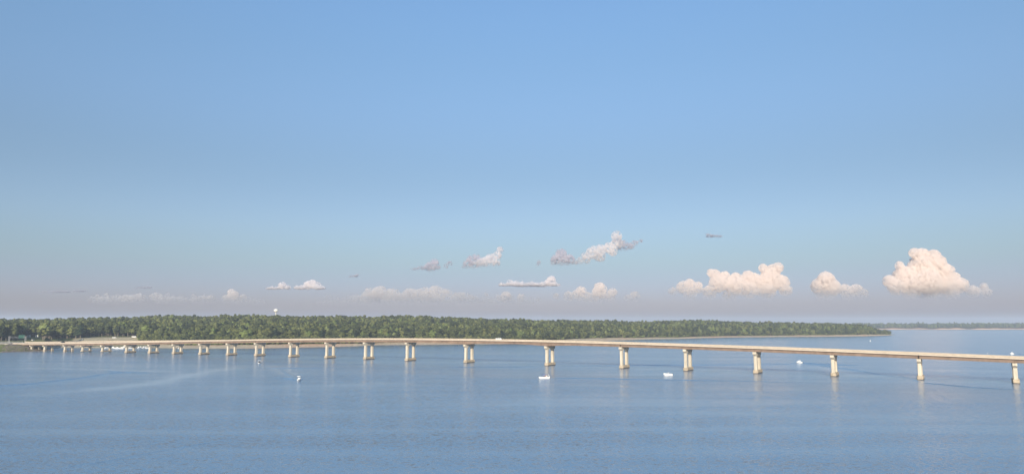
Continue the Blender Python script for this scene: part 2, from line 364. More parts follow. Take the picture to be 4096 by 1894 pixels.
ORD = ['first', 'second', 'third', 'fourth', 'fifth', 'sixth', 'seventh', 'eighth', 'ninth', 'tenth', 'eleventh', 'twelfth', 'thirteenth', 'fourteenth',
       'fifteenth', 'sixteenth', 'seventeenth', 'eighteenth', 'nineteenth', 'twentieth', 'twenty-first', 'twenty-second', 'twenty-third'] + ['twenty-' + w for w in 'fourth fifth sixth seventh eighth ninth'.split()] + ['thirtieth'] + ['thirty-' + w for w in 'first second third fourth fifth sixth seventh eighth ninth'.split()] + ['fortieth'] + ['forty-' + w for w in 'first second third fourth fifth sixth seventh eighth ninth'.split()] + ['fiftieth'] + ['fifty-' + w for w in 'first second third fourth fifth sixth seventh eighth ninth'.split()]
def chbox(mb, x, y, hx, hy, z0, z1, c, top=1.0):
    o = [(hx, hy - c), (hx - c, hy), (-hx + c, hy), (-hx, hy - c), (-hx, -hy + c), (-hx + c, -hy), (hx - c, -hy), (hx, -hy + c)]
    V = [(x + a, y + b, z0) for a, b in o] + [(x + a * top, y + b * top, z1) for a, b in o]
    n = 8; mb.add(V, [tuple(range(n))[::-1], tuple(range(n, 2 * n))] + [(i, (i + 1) % n, (i + 1) % n + n, i + n) for i in range(n)])
def make_pier(i, s):
    c = frame_pt(s, 0, 0); t = tang(s); ang = math.atan2(t[1], t[0])
    if (math.cos(ang + math.pi / 2) * 0 + math.sin(ang + math.pi / 2)) > 0: ang += math.pi   # local +Y... local -Y towards the far side
    pr = empty('pier', c, ang, bridge)                     # local x along the bridge, local y towards the viewer
    so = soffit(s) - 0.12
    far = i > 18
    hcap = 1.7 if far else 2.6
    # cap beam: hammerhead ends, arched between the columns
    z1, ze, zc, za = so, so - hcap * .52, so - hcap, so - hcap * .60
    ly = 7.1
    bk = bank(s); pts = [(-ly, z1 + bk * (HW + ly)), (-ly, ze), (-ly + 1.6, zc + .1), (-3.2, zc), (-2.0, za), (2.0, za), (3.2, zc), (ly - 1.6, zc + .1), (ly, ze), (ly, z1 + bk * (HW - ly))]
    mb = MB(); mb.prism(pts, 0, -1.05, 1.05); cap = mb.build('pier_cap', M['concrete'], pr)
    ft = 2.15 if not far else 1.9
    for y in (-4.4, 4.4):
        mb = MB(); chbox(mb, 0, y, .98, 1.15, ft - .05, zc + .02, .22); mb.build('column', M['concrete'], pr)
    mb = MB()
    if i < 20:
        o = [(-1.6, -6.1), (1.6, -6.1), (1.6, 5.5), (1.25, 6.1), (-1.25, 6.1), (-1.6, 5.5)]
        if i > 17: mb.prism(o, 2, .75, ft)
        else: mb.prism(o, 2, .28, ft)
        mb.build('pile_cap', M['footing'], pr)
        # chipped damp line where waves wash the footing
        mb = MB()
        if i <= 17:
            rr = random.Random(i); ys = np.linspace(-6.08, 5.5, 22)
            up = [(y, .28 + .12 + rr.random() * (.45 if i > 11 else .18)) for y in ys]
            mb.prism([(-6.08, -1)] + [(5.5, -1)] + up[::-1], 0, 1.59, 1.605)
            mb.prism([(-6.08, -1)] + [(5.5, -1)] + up[::-1], 0, -1.605, -1.59)
            mb.prism([(a * .99, b * .99) for a, b in o], 2, -1, .277)
        else:
            for y in (-4.6, 4.6):
                for xx in (-.9, .9): mb.tube((xx, y, -1), (xx, y, .8), .35)
        mb.build('waterline_base', M['wet'], pr)
    else:
        for y in (-4.4, 4.4):
            mb = MB(); chbox(mb, 0, y, 1.3, 1.5, -1, ft, .3); mb.build('pile_cap', M['footing'], pr)
        mb = MB(); mb.box(-.6, .6, -3, 3, .5, 1.5); mb.build('tie_beam', M['footing'], pr)
    mb = MB()
    for go in GOFF: mb.box(-.35, .35, go - .3, go + .3, so + bk * (HW - go) - .002 - .3 * bk, so + bk * (HW - go) + .118)
    b_ = mb.build('bearings', M['dark'], pr); b_['kind'] = 'stuff'
    return pr
for i, s in enumerate(PS): make_pier(i, s)
make_pier(30, -44.5)
# abutment and wing wall at the shore end
ab = empty('abutment', (0, 0, 0), 0, bridge)
def quadprism(s0, s1, o0, o1, z0, z1):
    V = [frame_pt(s, o, z + (bank(s) * (HW - o) if z == z1 else 0)) for z in (z0, z1) for s, o in ((s0, o0), (s1, o0), (s1, o1), (s0, o1))]
    return V, [(3, 2, 1, 0), (4, 5, 6, 7), (0, 1, 5, 4), (1, 2, 6, 5), (2, 3, 7, 6), (3, 0, 4, 7)]
mb = MB(); mb.add(*quadprism(S_END + .1, S_END + 2.0, -HW, HW, 1.0, ztop(S_END) - .05)); mb.build('back_wall', M['concrete'], ab)
for sg in (1, -1):
    s0 = S_END; V = []
    for o in (sg * (HW + .12), sg * (HW - .3)):
        lf = bank(s0) * (HW - o)
        V += [frame_pt(s0 - 1.0, o, soffit(s0) - .3), frame_pt(s0 - 1.0, o, ztop(s0) - .31 + lf), frame_pt(s0 + 12, o, ztop(s0 + 12) - .2 + lf), frame_pt(s0 + 12, o, ztop(s0 + 12) - .9)]
    mb = MB(); mb.add(V, [(0, 1, 2, 3), (7, 6, 5, 4), (0, 4, 5, 1), (1, 5, 6, 2), (2, 6, 7, 3), (3, 7, 4, 0)]); mb.build('wing_wall', M['concrete'], ab)

# ------------------------------------------------------------------ land
# along the view: px, shoreline row, distance of tree edge behind the shore, row where trees start, ridge distance behind shore, row of the tree tops on the ridge
PROF = [(-1500, 1470, 70, 1380, 700, 1288), (-700, 1440, 70, 1372, 700, 1284), (-200, 1417, 80, 1366, 700, 1281), (0, 1409, 90, 1361, 700, 1278), (120, 1405, 95, 1359, 700, 1277), (186, 1404, 100, 1358, 700, 1277),
        (196, 1389, 60, 1356, 650, 1276), (300, 1389, 60, 1353, 650, 1270), (420, 1390, 70, 1351, 650, 1268), (560, 1390, 75, 1352, 650, 1265), (640, 1390, 55, 1370, 620, 1262), (680, 1391, 60, 1373, 620, 1259),
        (740, 1393, 75, 1375, 620, 1260), (830, 1393, 75, 1375, 620, 1265), (900, 1393, 70, 1374, 620, 1259), (1000, 1392.5, 70, 1373, 600, 1258), (1100, 1390.5, 65, 1372, 600, 1258),
        (1200, 1388.5, 60, 1371, 600, 1264), (1355, 1385, 55, 1370, 600, 1260), (1430, 1383, 45, 1369, 600, 1262), (1480, 1379.5, 40, 1368, 600, 1266), (1560, 1378.5, 45, 1366, 600, 1260), (1640, 1378, 50, 1366, 600, 1260), (1700, 1377.6, 50, 1366, 600, 1262),
        (1760, 1377, 50, 1366, 600, 1267), (1870, 1375.5, 50, 1366, 600, 1267), (1940, 1375, 45, 1366, 600, 1271), (2080, 1374, 45, 1365, 600, 1274), (2150, 1372.5, 55, 1361, 600, 1281), (2250, 1369, 90, 1353, 600, 1282),
        (2350, 1364, 100, 1348, 550, 1279), (2430, 1361, 90, 1347, 550, 1279), (2540, 1358, 70, 1347, 520, 1282), (2600, 1355.5, 65, 1346, 500, 1281), (2700, 1354.5, 60, 1346, 480, 1279),
        (2800, 1351, 60, 1343, 460, 1278), (2900, 1348.5, 65, 1341, 420, 1281), (3000, 1347.5, 65, 1340, 380, 1285), (3100, 1346.5, 55, 1339, 340, 1286), (3200, 1345.5, 50, 1338, 300, 1288), (3300, 1345, 50, 1337, 250, 1290),
        (3400, 1344, 55, 1336, 200, 1293), (3460, 1343, 60, 1335, 150, 1297), (3520, 1341, 45, 1335, 90, 1306), (3555, 1339, 25, 1336, 40, 1320), (3575, 1338, 12, 1337.5, 20, 1334)]
PA = np.array(PROF, dtype=float)
TREEH = 18.3
def prof(px):
    return [np.interp(px, PA[:, 0], PA[:, k]) for k in range(1, 6)]
def depth_of(row, z=0.0):
    d = ray(2048, row); return d[1] * (z - CAMH) / d[2]
def depth_of_arr(row):
    v = -(row - 947) / F; return (CP - SP * v) * (-CAMH) / (SP + CP * v)
def zat(row, Y):
    d = ray(2048, row); return CAMH + d[2] / d[1] * Y
def px_of(x, y): return 2048 + F * (x / y) * (CP - SP * (-(HOR - 947) / F)) * 1.0
def dirx(px): return ((px - 2048) / F) / (CP - SP * (-(HOR - 947) / F))
def px_from(x, y): return 2048 + F * (CP + SP * (HOR - 947) / F) * (x / y)
ROAD_S = np.arange(S_END - 4, S_END + 330, 4.0)
ROAD_P = np.array([frame_pt(s, 0, ztop(s)) for s in ROAD_S])
def land_h(x, y):
    px = px_from(x, y); yw, db, yb, dr, yt = prof(px)
    D0 = depth_of(yw) ; D = y - D0
    zb = zat(yb, D0 + db); zr = zat(yt, D0 + dr) - TREEH - 1.0
    if px > 3400: zb = min(zb, 6.0)
    zr = max(zr, 1.0)
    w_ = mn.noise(Vector((x * .012, y * .012, 0)))
    if D < 0: h = D * .12
    elif D < db:
        t = D / db; bank = 0.35 + .3 * mn.noise(Vector((x * .03, 3, 7)))
        h = zb * (0.30 * t + 0.70 * (max(0, (t - bank) / (1 - bank)) ** 0.8 if t > bank else 0)) + .05
        h += .35 * mn.noise(Vector((x * .06, y * .06, 2))) * min(1, D / 8) * min(1, (db - D) / 10 + .3)
    elif D < dr:
        t = (D - db) / (dr - db); h = zb + (zr - zb) * (t ** 0.85) + 4.5 * w_ * math.sin(t * math.pi) + 2.5 * mn.noise(Vector((x * .005, y * .01, 5)))
    else: h = zr - (D - dr) * 0.035
    # road embankment
    if x < -540 and y < 1100:
        q = np.hypot(ROAD_P[:, 0] - x, ROAD_P[:, 1] - y); k = int(q.argmin()); dd = q[k]
        emb = ROAD_P[k, 2] - .45 - (0 if y > ROAD_P[k, 1] else 0) - max(0, dd - 9.5) * .42
        h = max(h, emb)
        # keep the ground below the deck
    if -560 < x and y < 830 and px < 200:
        pass
    return h
def clay_of(px, D):
    c = np.interp(px, [0, 900, 1050, 1150, 1350, 1450, 1600, 2300, 2800, 2850, 3000, 3100, 3300, 3500], [0, .05, .5, .75, .85, .3, .45, .25, .3, .8, .45, .35, .55, .4])
    return float(c)
def build_land():
    pxs = np.concatenate([np.arange(-1500, 150, 24), np.arange(150, 230, 6), np.arange(230, 3400, 9), np.arange(3400, 3576, 5)])
    ds_ = np.concatenate([[-30, -8, -2, 0, 1, 2, 3.5, 5, 7, 9, 11, 14], np.arange(17, 120, 4.5), np.arange(120, 700, 24), [760, 900, 1200]])
    V = np.zeros((len(pxs), len(ds_), 3)); clay = np.zeros((len(pxs), len(ds_))); turf_and_shade = np.zeros_like(clay)
    for i, px in enumerate(pxs):
        yw, db, yb, dr, yt = prof(px); D0 = depth_of(yw)
        sc_ = min(1.0, (dr + 60) / 700.0) if px > 3300 else 1.0
        for j, d in enumerate(ds_):
            dd = d if d < 20 else 20 + (d - 20) * sc_
            y = D0 + dd; x = dirx(px) * y
            V[i, j] = (x, y, land_h(x, y)); clay[i, j] = clay_of(px, dd)
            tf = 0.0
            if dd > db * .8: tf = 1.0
            if px < 192: tf = 1.0 if (dd > 7 or px > 50) else .4  # bank grass, laid dark to the waterline as painted shade under the bridge
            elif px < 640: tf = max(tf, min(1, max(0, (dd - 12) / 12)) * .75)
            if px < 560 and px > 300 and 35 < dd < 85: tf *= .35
            turf_and_shade[i, j] = tf
    nI, nJ = len(pxs), len(ds_); idx = np.arange(nI * nJ).reshape(nI, nJ)
    Fq = np.stack([idx[:-1, :-1], idx[1:, :-1], idx[1:, 1:], idx[:-1, 1:]], -1).reshape(-1, 4)
    me = mesh_np('ground', V.reshape(-1, 3), Fq, True)
    for nm, a in (('clay', clay), ('turf_and_shade', turf_and_shade)):
        at = me.attributes.new(nm, 'FLOAT', 'POINT'); at.data.foreach_set('value', a.ravel().astype(np.float32))
    o = link('ground', me, None, M['land']); tag(o, kind='structure'); return o
land = build_land()

# far shore
FAR = dict(row=1317.0)
def far_D0(px): return depth_of(1316.6) * (1 + .012 * math.sin(px * .011) + .010 * math.sin(px * .033 + 1)) * (1.0 + max(0, 3700 - px) * -0.00003)
def far_h(px, d):
    bluff = 4.5 + 2.5 * mn.noise(Vector((px * .02, 0, 9))) * 2
    bluff = max(.8, bluff)
    if d < 0: return d * .1
    if d < 25: return bluff * min(1, d / 14)
    return bluff + (d - 25) * .018
pxs = np.arange(2900, 5600, 10); dsf = [-60, -10, 0, 4, 8, 12, 18, 25, 60, 140, 300, 600, 900]
V = []; 
for px in pxs:
    D0 = far_D0(px)
    for d in dsf: V.append((dirx(px) * (D0 + d), D0 + d, far_h(px, d)))
idx = np.arange(len(V)).reshape(len(pxs), len(dsf)); Fq = np.stack([idx[:-1, :-1], idx[1:, :-1], idx[1:, 1:], idx[:-1, 1:]], -1).reshape(-1, 4)
me = mesh_np('far_shore', V, Fq, True)
at = me.attributes.new('clay', 'FLOAT', 'POINT'); at.data.foreach_set('value', np.full(len(V), .95, dtype=np.float32))
at = me.attributes.new('turf_and_shade', 'FLOAT', 'POINT'); at.data.foreach_set('value', np.tile(np.array([0, 0, 0, 0, 0, 0, 0, .6, 1, 1, 1, 1, 1], dtype=np.float32), len(pxs)))
fs = link('far_shore', me, None, M['land']); tag(fs, kind='structure')

# ------------------------------------------------------------------ water
SLICKS = [([(60, 1574), (330, 1562), (620, 1532), (760, 1498), (1000, 1458)], 19, 1.0), ([(-50, 1470), (200, 1472), (450, 1478), (830, 1489)], 12, 1.0),
          ([(380, 1466), (480, 1462), (560, 1469)], 8, .8), ([(0, 1590), (120, 1580), (240, 1575)], 8, .6), ([(500, 1508), (600, 1510), (700, 1516)], 5, .6), ([(60, 1452), (260, 1450), (420, 1455)], 8, .6),
          ([(1085, 1455), (1120, 1480), (1180, 1508)], 12, .8), ([(900, 1505), (1000, 1502), (1160, 1505)], 9, .5), ([(1300, 1540), (1500, 1532), (1650, 1530)], 9, .8),
          ([(1600, 1522), (1800, 1520), (2050, 1524)], 7, .6), ([(2150, 1532), (2400, 1540), (2650, 1552)], 14, .7), ([(1800, 1447), (2100, 1448), (2450, 1446)], 14, .7),
          ([(3230, 1462), (3330, 1480), (3480, 1510)], 18, .9), ([(2480, 1475), (2700, 1474), (3000, 1480)], 16, .8), ([(3350, 1500), (3500, 1503), (3700, 1506)], 14, .9),
          ([(3700, 1440), (3900, 1444), (4200, 1450)], 22, .7), ([(3500, 1470), (3800, 1480), (4150, 1484)], 16, .7), ([(2700, 1545), (3000, 1552), (3300, 1560)], 18, .7),
          ([(3550, 1562), (3750, 1572), (3950, 1580)], 12, .8), ([(2000, 1590), (2500, 1600), (3000, 1600)], 14, .35), ([(1400, 1405), (1800, 1412), (2150, 1414)], 24, .6),
          ([(1250, 1412), (1500, 1418), (1800, 1425)], 14, .5), ([(200, 1416), (500, 1424), (900, 1436), (1200, 1444), (1500, 1452), (1900, 1466)], 15, .55), ([(3300, 1660), (3700, 1668), (4150, 1690)], 10, .35), ([(2500, 1720), (3000, 1740), (3500, 1735)], 8, .3)]
SHEEN_TINT = {0: .22, 1: .16, 2: .14, 4: .1, 6: .2, 8: .14, 11: .22, 13: .12, 14: .1, 16: .08}  # how far each streak is lightened as painted sky reflection
def build_water():
    cols = np.concatenate([[-9000, -5200, -3600, -2600, -1800, -1200, -800, -500, -300], np.arange(-150, 4260, 10), [4400, 4700, 5200, 6000, 7000, 8500, 11500]])
    rows = np.concatenate([np.arange(1900, 1520, -5), np.arange(1520, 1400, -1.5), np.arange(1400, 1330, -2.0), np.arange(1330, 1302, -4), [1300.2]])
    ys = np.array([depth_of(r) for r in rows]); kx = np.array([dirx(p) for p in cols])
    X = kx[None] * ys[:, None]; Yg = np.repeat(ys[:, None], len(kx), 1)
    sl = np.zeros_like(X); sky_sheen = np.zeros_like(X)
    for q_i, (pts, wd, st) in enumerate(SLICKS):
        P = np.array([at_water(*p)[:2] for p in pts]); seg = np.hypot(*np.diff(P, axis=0).T); cum = np.concatenate([[0], np.cumsum(seg)]); best = np.full(X.shape, 1e9); tt = np.zeros(X.shape)
        for i in range(len(P) - 1):
            d = (P[i + 1] - P[i]) / seg[i]; u = np.clip((X - P[i, 0]) * d[0] + (Yg - P[i, 1]) * d[1], 0, seg[i]); q = np.hypot(X - P[i, 0] - d[0] * u, Yg - P[i, 1] - d[1] * u)
            m_ = q < best; best = np.where(m_, q, best); tt = np.where(m_, (cum[i] + u) / cum[-1], tt)
        env = np.clip(tt / .15, 0, 1) * np.clip((1 - tt) / .2, 0, 1); wob = wd * (.75 + .35 * np.sin(tt * 17 + wd) * np.sin(tt * 41))
        one = st * env * np.exp(-(best / (wob * .75)) ** 2); sl = np.maximum(sl, one)
        if q_i in SHEEN_TINT: sky_sheen = np.maximum(sky_sheen, one * SHEEN_TINT[q_i])
    PXg = np.repeat(cols[None].astype(float), len(rows), 0); shore = np.interp(PXg, PA[:, 0], PA[:, 1]); dsh = depth_of_arr(shore) - Yg
    sl = np.maximum(sl, np.where((PXg > 196) & (PXg < 3580) & (dsh > -5), .85 * np.exp(-(np.maximum(dsh, 0) / 55.0) ** 2), 0))
    n0, n1 = X.shape; V = np.stack([X, Yg, np.zeros_like(X)], -1).reshape(-1, 3); idx = np.arange(n0 * n1).reshape(n0, n1)
    Fq = np.stack([idx[:-1, :-1], idx[:-1, 1:], idx[1:, 1:], idx[1:, :-1]], -1).reshape(-1, 4)
    # the rest of the lake, under and behind the viewer
    base = len(V); Y0 = ys[0]; x0, x1 = X[0, 0], X[0, -1]
    Vx = [(x, Y0, 0) for x in X[0]] ; low = [(x * 1.0, -9000, 0) for x in np.linspace(-9000, 9000, n1)]
    V = np.concatenate([V, np.array(low)]); li = np.arange(n1) + base
    Fq = np.concatenate([Fq, np.stack([li[:-1], li[1:], idx[0, 1:], idx[0, :-1]], -1)])
    me = mesh_np('water', V, Fq); at = me.attributes.new('slick', 'FLOAT', 'POINT'); at.data.foreach_set('value', np.concatenate([sl.ravel(), np.zeros(n1)]).astype(np.float32))
    at = me.attributes.new('sky_sheen', 'FLOAT', 'POINT'); at.data.foreach_set('value', np.concatenate([sky_sheen.ravel(), np.zeros(n1)]).astype(np.float32))
    return link('water', me, None, M['water'])
water = build_water(); tag(water, kind='structure')
def wake(pts, width, height, slick=0.0, taper=(1, 1), z0=0.02):
    """a low swell or a calm streak lying on the water along image points given on the water plane"""
    P = [at_water(*p) for p in pts]; Q = []
    for i in range(len(P) - 1):
        k = max(2, int((P[i + 1] - P[i]).length / 6))
        Q += [P[i].lerp(P[i + 1], j / k) for j in range(k)]
    Q.append(P[-1]); n = len(Q); U = np.linspace(-1, 1, 13); V = []; sl = []
    L = [0]
    for i in range(1, n): L.append(L[-1] + (Q[i] - Q[i - 1]).length)
    for i in range(n):
        d = (Q[min(n - 1, i + 1)] - Q[max(0, i - 1)]).normalized(); nn = Vector((-d.y, d.x, 0)); t = L[i] / L[-1]
        env = min(1, t / .08) ** .7 * min(1, (1 - t) / .15) if taper == (1, 1) else (min(1, t / .02) * min(1, (1 - t) / .5))
        wd = width * (0.35 + .65 * min(1, t * 2 + .2)) if taper != (1, 1) else width * (0.5 + .5 * env)
        wob = 1 + .25 * mn.noise(Vector((L[i] * .05, 0, width)))
        for u in U:
            g = math.exp(-(u * 2.2) ** 2) - math.exp(-4.84)
            p = Q[i] + nn * (u * wd * wob); V.append((p.x, p.y, -.035 + height * env * g * (1 + .3 * mn.noise(Vector((L[i] * .12, 5, 0)))))); sl.append(slick * env * max(0, g))
    m_ = len(U); idx = np.arange(n * m_).reshape(n, m_); Fq = np.stack([idx[:-1, :-1], idx[:-1, 1:], idx[1:, 1:], idx[1:, :-1]], -1).reshape(-1, 4)
    me = mesh_np('wake', V, Fq, True)
    if me.polygons[0].normal.z < 0:
        me.flip_normals()
    at = me.attributes.new('slick', 'FLOAT', 'POINT'); at.data.foreach_set('value', np.array(sl, dtype=np.float32))
    return link('wake', me, water, M['water'])
# swells left by passing boats (dark when their near slope faces us) and calm bands
wake([(-60, 1546), (120, 1534), (300, 1513), (440, 1491), (560, 1483)], 5, .55)
wake([(1780, 1466), (1900, 1467), (2050, 1466.5), (2170, 1464)], 2.8, .32)
wake([(2230, 1462), (2500, 1460), (2700, 1458), (2950, 1457.5), (3180, 1456)], 2.6, .30)
wake([(2208, 1509), (2400, 1512), (2700, 1518), (3000, 1523), (3400, 1532), (3600, 1536)], 3.4, .30, 0, (1, 0))
wake([(3208, 1450), (3290, 1456), (3400, 1459), (3480, 1460)], 2.6, .6, 0, (1, 0), .03)
wake([(3208, 1451), (3300, 1462), (3420, 1478), (3560, 1502), (3720, 1520)], 4.5, .55, 0, (1, 0), .04)
wake([(3188, 1450), (3150, 1455), (3000, 1457)], 1.2, .25, 0, (1, 0), .05)
wake([(1190, 1519), (1150, 1512), (1090, 1506)], 2.0, .5, 0, (1, 0), .03)
wake([(1200, 1518), (1215, 1512), (1222, 1509)], .8, .25, 0, (1, 0), .03)
wake([(1190, 1516), (1150, 1492), (1120, 1472)], 3.0, .45, 0, (1, 0), .05)
wake([(1060, 1471), (1150, 1471), (1300, 1470)], 2.2, .25)
wake([(420, 1481), (520, 1488), (620, 1490)], 1.6, .25)
wake([(200, 1874), (420, 1842), (640, 1800), (830, 1768), (960, 1742)], 1.6, .12)
wake([(1120, 1745), (1200, 1728), (1320, 1700), (1400, 1688)], 1.5, .09)
wake([(1680, 1900), (1800, 1850), (1960, 1792), (2150, 1702)], 1.5, .09)
wake([(3600, 1500), (3700, 1530), (3900, 1548), (4150, 1560)], 3.0, .3)
wake([(4070, 1414), (4110, 1419), (4200, 1430)], 2.5, .5, 0, (1, 0))
wake([(4035, 1415), (4000, 1417), (3960, 1418)], 1.6, .35, 0, (1, 0))
# ------------------------------------------------------------------ trees
def ico(sub):
    bm = bmesh.new(); bmesh.ops.create_icosphere(bm, subdivisions=sub, radius=1)
    V = np.array([v.co[:] for v in bm.verts]); Fc = np.array([[v.index for v in f.verts] for f in bm.faces]); bm.free(); return V, Fc
ICO1, ICO2 = ico(1), ico(2)
def crown_mesh(name, kind, seed):
    r = np.random.RandomState(seed); Vs = []; Fs = []; n = 0
    def lump(c, s):
        nonlocal n
        V, Fc = ICO1 if s[0] < 1.0 else ICO2
        k = 1 + .28 * r.randn(len(V)) * .8
        Vs.append(V * np.array(s) * k[:, None] + c); Fs.append(Fc + n); n += len(V)
    def leaves(c, rad, cnt, sz):
        nonlocal n
        d = r.randn(cnt, 3); d /= np.linalg.norm(d, axis=1)[:, None]; p = c + d * rad * (0.9 + .3 * r.rand(cnt, 1))
        a = r.randn(cnt, 3); a /= np.linalg.norm(a, axis=1)[:, None]; b = np.cross(a, d); b /= np.linalg.norm(b, axis=1)[:, None] + 1e-6
        s = sz * (.6 + .8 * r.rand(cnt, 1))
        T = np.stack([p + a * s, p - a * s * .5 + b * s * .8, p - a * s * .5 - b * s * .8], 1).reshape(-1, 3)
        Vs.append(T); Fs.append(np.arange(cnt * 3).reshape(-1, 3) + n); n += cnt * 3
    if kind == 'broad':            # 20 m tall, crown from 4 to 20 m
        H = 20; lump(np.array([0, 0, 12.0]), (2.6, 2.6, 5.5))
        for _ in range(15):
            t = r.rand(); z = 5.5 + t * 12.5; rad = 3.6 * math.sin(math.pi * (0.18 + .72 * t)) ; a = r.rand() * 6.28
            c = np.array([math.cos(a) * rad * (.5 + .5 * r.rand()), math.sin(a) * rad * (.5 + .5 * r.rand()), z]); s = 1.2 + r.rand() * 1.2
            lump(c, (s, s, s * .8)); leaves(c, np.array([s, s, s * .8]) * 1.12, 16, .42)
    elif kind == 'round':
        lump(np.array([0, 0, 9.5]), (3.2, 3.2, 3.8))
        for _ in range(16):
            d = r.randn(3); d /= np.linalg.norm(d); c = np.array([0, 0, 10.0]) + d * np.array([3.3, 3.3, 4.6]); c[2] = max(c[2], 4); s = 1.2 + r.rand() * 1.2
            lump(c, (s, s, s * .75)); leaves(c, np.array([s, s, s * .8]) * 1.12, 16, .42)
    elif kind == 'pine':
        for k in range(14):
            t = k / 13; z = 6.5 + t * 13.0; rad = 3.1 * (1 - t) ** .6 + .5; a = r.rand() * 6.28
            for q in range(2 if t < .8 else 1):
                a += 3.14 + r.rand(); c = np.array([math.cos(a) * rad * .6, math.sin(a) * rad * .6, z]); s = .5 + rad * .42
                lump(c, (s, s, s * .55)); leaves(c, np.array([s, s, s * .6]) * 1.15, 14, .4)
    else:                          # bushy young tree, 8 m
        for _ in range(8):
            c = np.array([r.randn() * 1.1, r.randn() * 1.1, 1.2 + r.rand() * 5.0]); s = .9 + r.rand() * .9
            lump(c, (s, s, s)); leaves(c, np.array([s, s, s]) * 1.1, 14, .35)
    return mesh_np(name, np.concatenate(Vs), np.concatenate(Fs))
def trunk_mesh(h, r0):
    mb = MB(); mb.tube((0, 0, -1), (0.1, 0.05, h * .55), r0, r0 * .7, 7); mb.tube((0.1, .05, h * .55), (-.1, .1, h), r0 * .7, r0 * .3, 7)
    rr = random.Random(int(h * 10))
    for k in range(5):
        a = rr.random() * 6.28; z = h * (.45 + .1 * k); mb.tube((0, 0, z), (math.cos(a) * 2.4, math.sin(a) * 2.4, z + 1.8), r0 * .35, r0 * .12, 5)
    me = bpy.data.meshes.new('trunk'); me.from_pydata(mb.v, [], mb.f); me.materials.append(M['trunk']); return me
KINDS = []
for nm, kind, seeds, mt, th in (('oak', 'broad', (1, 2, 3), 'leaf', 15), ('maple', 'round', (4, 5), 'leaf', 10), ('pine', 'pine', (6, 7), 'needle', 19), ('poplar', 'broad', (8,), 'leaf_light', 15), ('sapling', 'bush', (9, 10), 'leaf_light', 4)):
    for sd in seeds:
        me = crown_mesh('crown', kind, sd); me.materials.append(M[mt]); KINDS.append((nm, me, th))
TRM = {15: trunk_mesh(15, .36), 10: trunk_mesh(10, .34), 19: trunk_mesh(19, .32), 4: trunk_mesh(4, .1)}
LOOK = {'oak': 'green broadleaf tree with a tall lumpy crown', 'maple': 'green round-crowned broadleaf tree', 'pine': 'dark pine with a bare lower trunk', 'poplar': 'pale yellow-green tree with a narrow crown', 'sapling': 'low pale green shrubby tree'}
def clear(px, y, D):        # openings in the wood: parking, ramp, road
    yw, db, yb, dr, yt = prof(px)
    if px < 640 and D < db: return True
    if 330 < px < 570 and D < db + 30: return True
    if 80 < px < 172 and D < 225: return True
    return False
def on_road(x, y, m=13):
    return x < -500 and y < 1150 and np.hypot(ROAD_P[:, 0] - x, ROAD_P[:, 1] - y).min() < m
rt = np.random.RandomState(5)
pts = []
# rows of trees from the tree edge back to the ridge, in place coordinates
px = -1300.0
cells = []
step = 6.5
for gx in np.arange(-1500, 1300, step):
    for gy in np.arange(700, 2250, step):
        x = gx + rt.uniform(-3, 3); y = gy + rt.uniform(-3, 3)
        p = 2048 + F * (CP + SP * (HOR - 947) / F) * (x / y)
        if p < -500 or p > 3552: continue
        yw, db, yb, dr, yt = prof(p); D = y - depth_of(yw)
        if D < db * (.82 + .25 * mn.noise(Vector((x * .03, y * .03, 4)))) or D > dr + 45: continue
        if clear(p, y, D) or on_road(x, y): continue
        cells.append((x, y, p, D - db, (D - db) / max(1, dr - db)))
print('trees', len(cells))
def visible_px(c): return 0 < c[2] < 4096
def pick_kind(c, edge):
    nz = mn.noise(Vector((c[0] * .008, c[1] * .008, 1))); u = rt.rand()
    if edge and u < .12: return 'sapling'
    if c[2] < 560: tab = (.45, .75, .93, 1.0)
    elif c[2] < 2300: tab = (.42, .64, .90, 1.0) if nz < 0 else (.54, .78, .88, 1.0)
    else: tab = (.38, .60, .90, 1.0)
    u = rt.rand(); return ('oak', 'maple', 'pine', 'poplar')[next(i for i, t in enumerate(tab) if u <= t)]
front = sorted([c for c in cells if visible_px(c) and c[3] < 34], key=lambda c: c[2])
# the 300 nearest the water edge that stand in view
front = sorted(front, key=lambda c: (c[3] > 16, c[1]))[:300]
fset = set(id(c) for c in front)
rest = [c for c in cells if id(c) not in fset]
KI = {}
for i, k in enumerate(KINDS): KI.setdefault(k[0], []).append(i)
tree_specs = []
for c in front:
    kn = pick_kind(c, c[3] < 10); ki = KI[kn][rt.randint(len(KI[kn]))]
    s = rt.uniform(.70, 1.15) * (1 if kn != 'sapling' else rt.uniform(.7, 1.1)) * min(1, max(.5, (3580 - c[2]) / 110)); tree_specs.append((c, kn, ki, s, rt.uniform(0, 6.28)))
tree_specs.sort(key=lambda t: t[0][2])
PPX = [proj((*path(s), 0))[0] for s in PS]      # where the piers stand, for saying which tree is which
names = {}
for c, kn, ki, s, rz in tree_specs:
    x, y, p = c[0], c[1], c[2]
    if p > 3350: zone = 'on the tip of the wooded point'
    elif p < PPX[-1]: zone = 'above the bridge abutment'
    else:
        k = max(i for i in range(len(PPX)) if PPX[i] > p) if p < PPX[0] else 0
        zone = 'beyond the bridge, left of the %s pier from the right' % ORD[k]
    names.setdefault((kn, zone), []).append(None)
cnt = {}
first_crown = {}
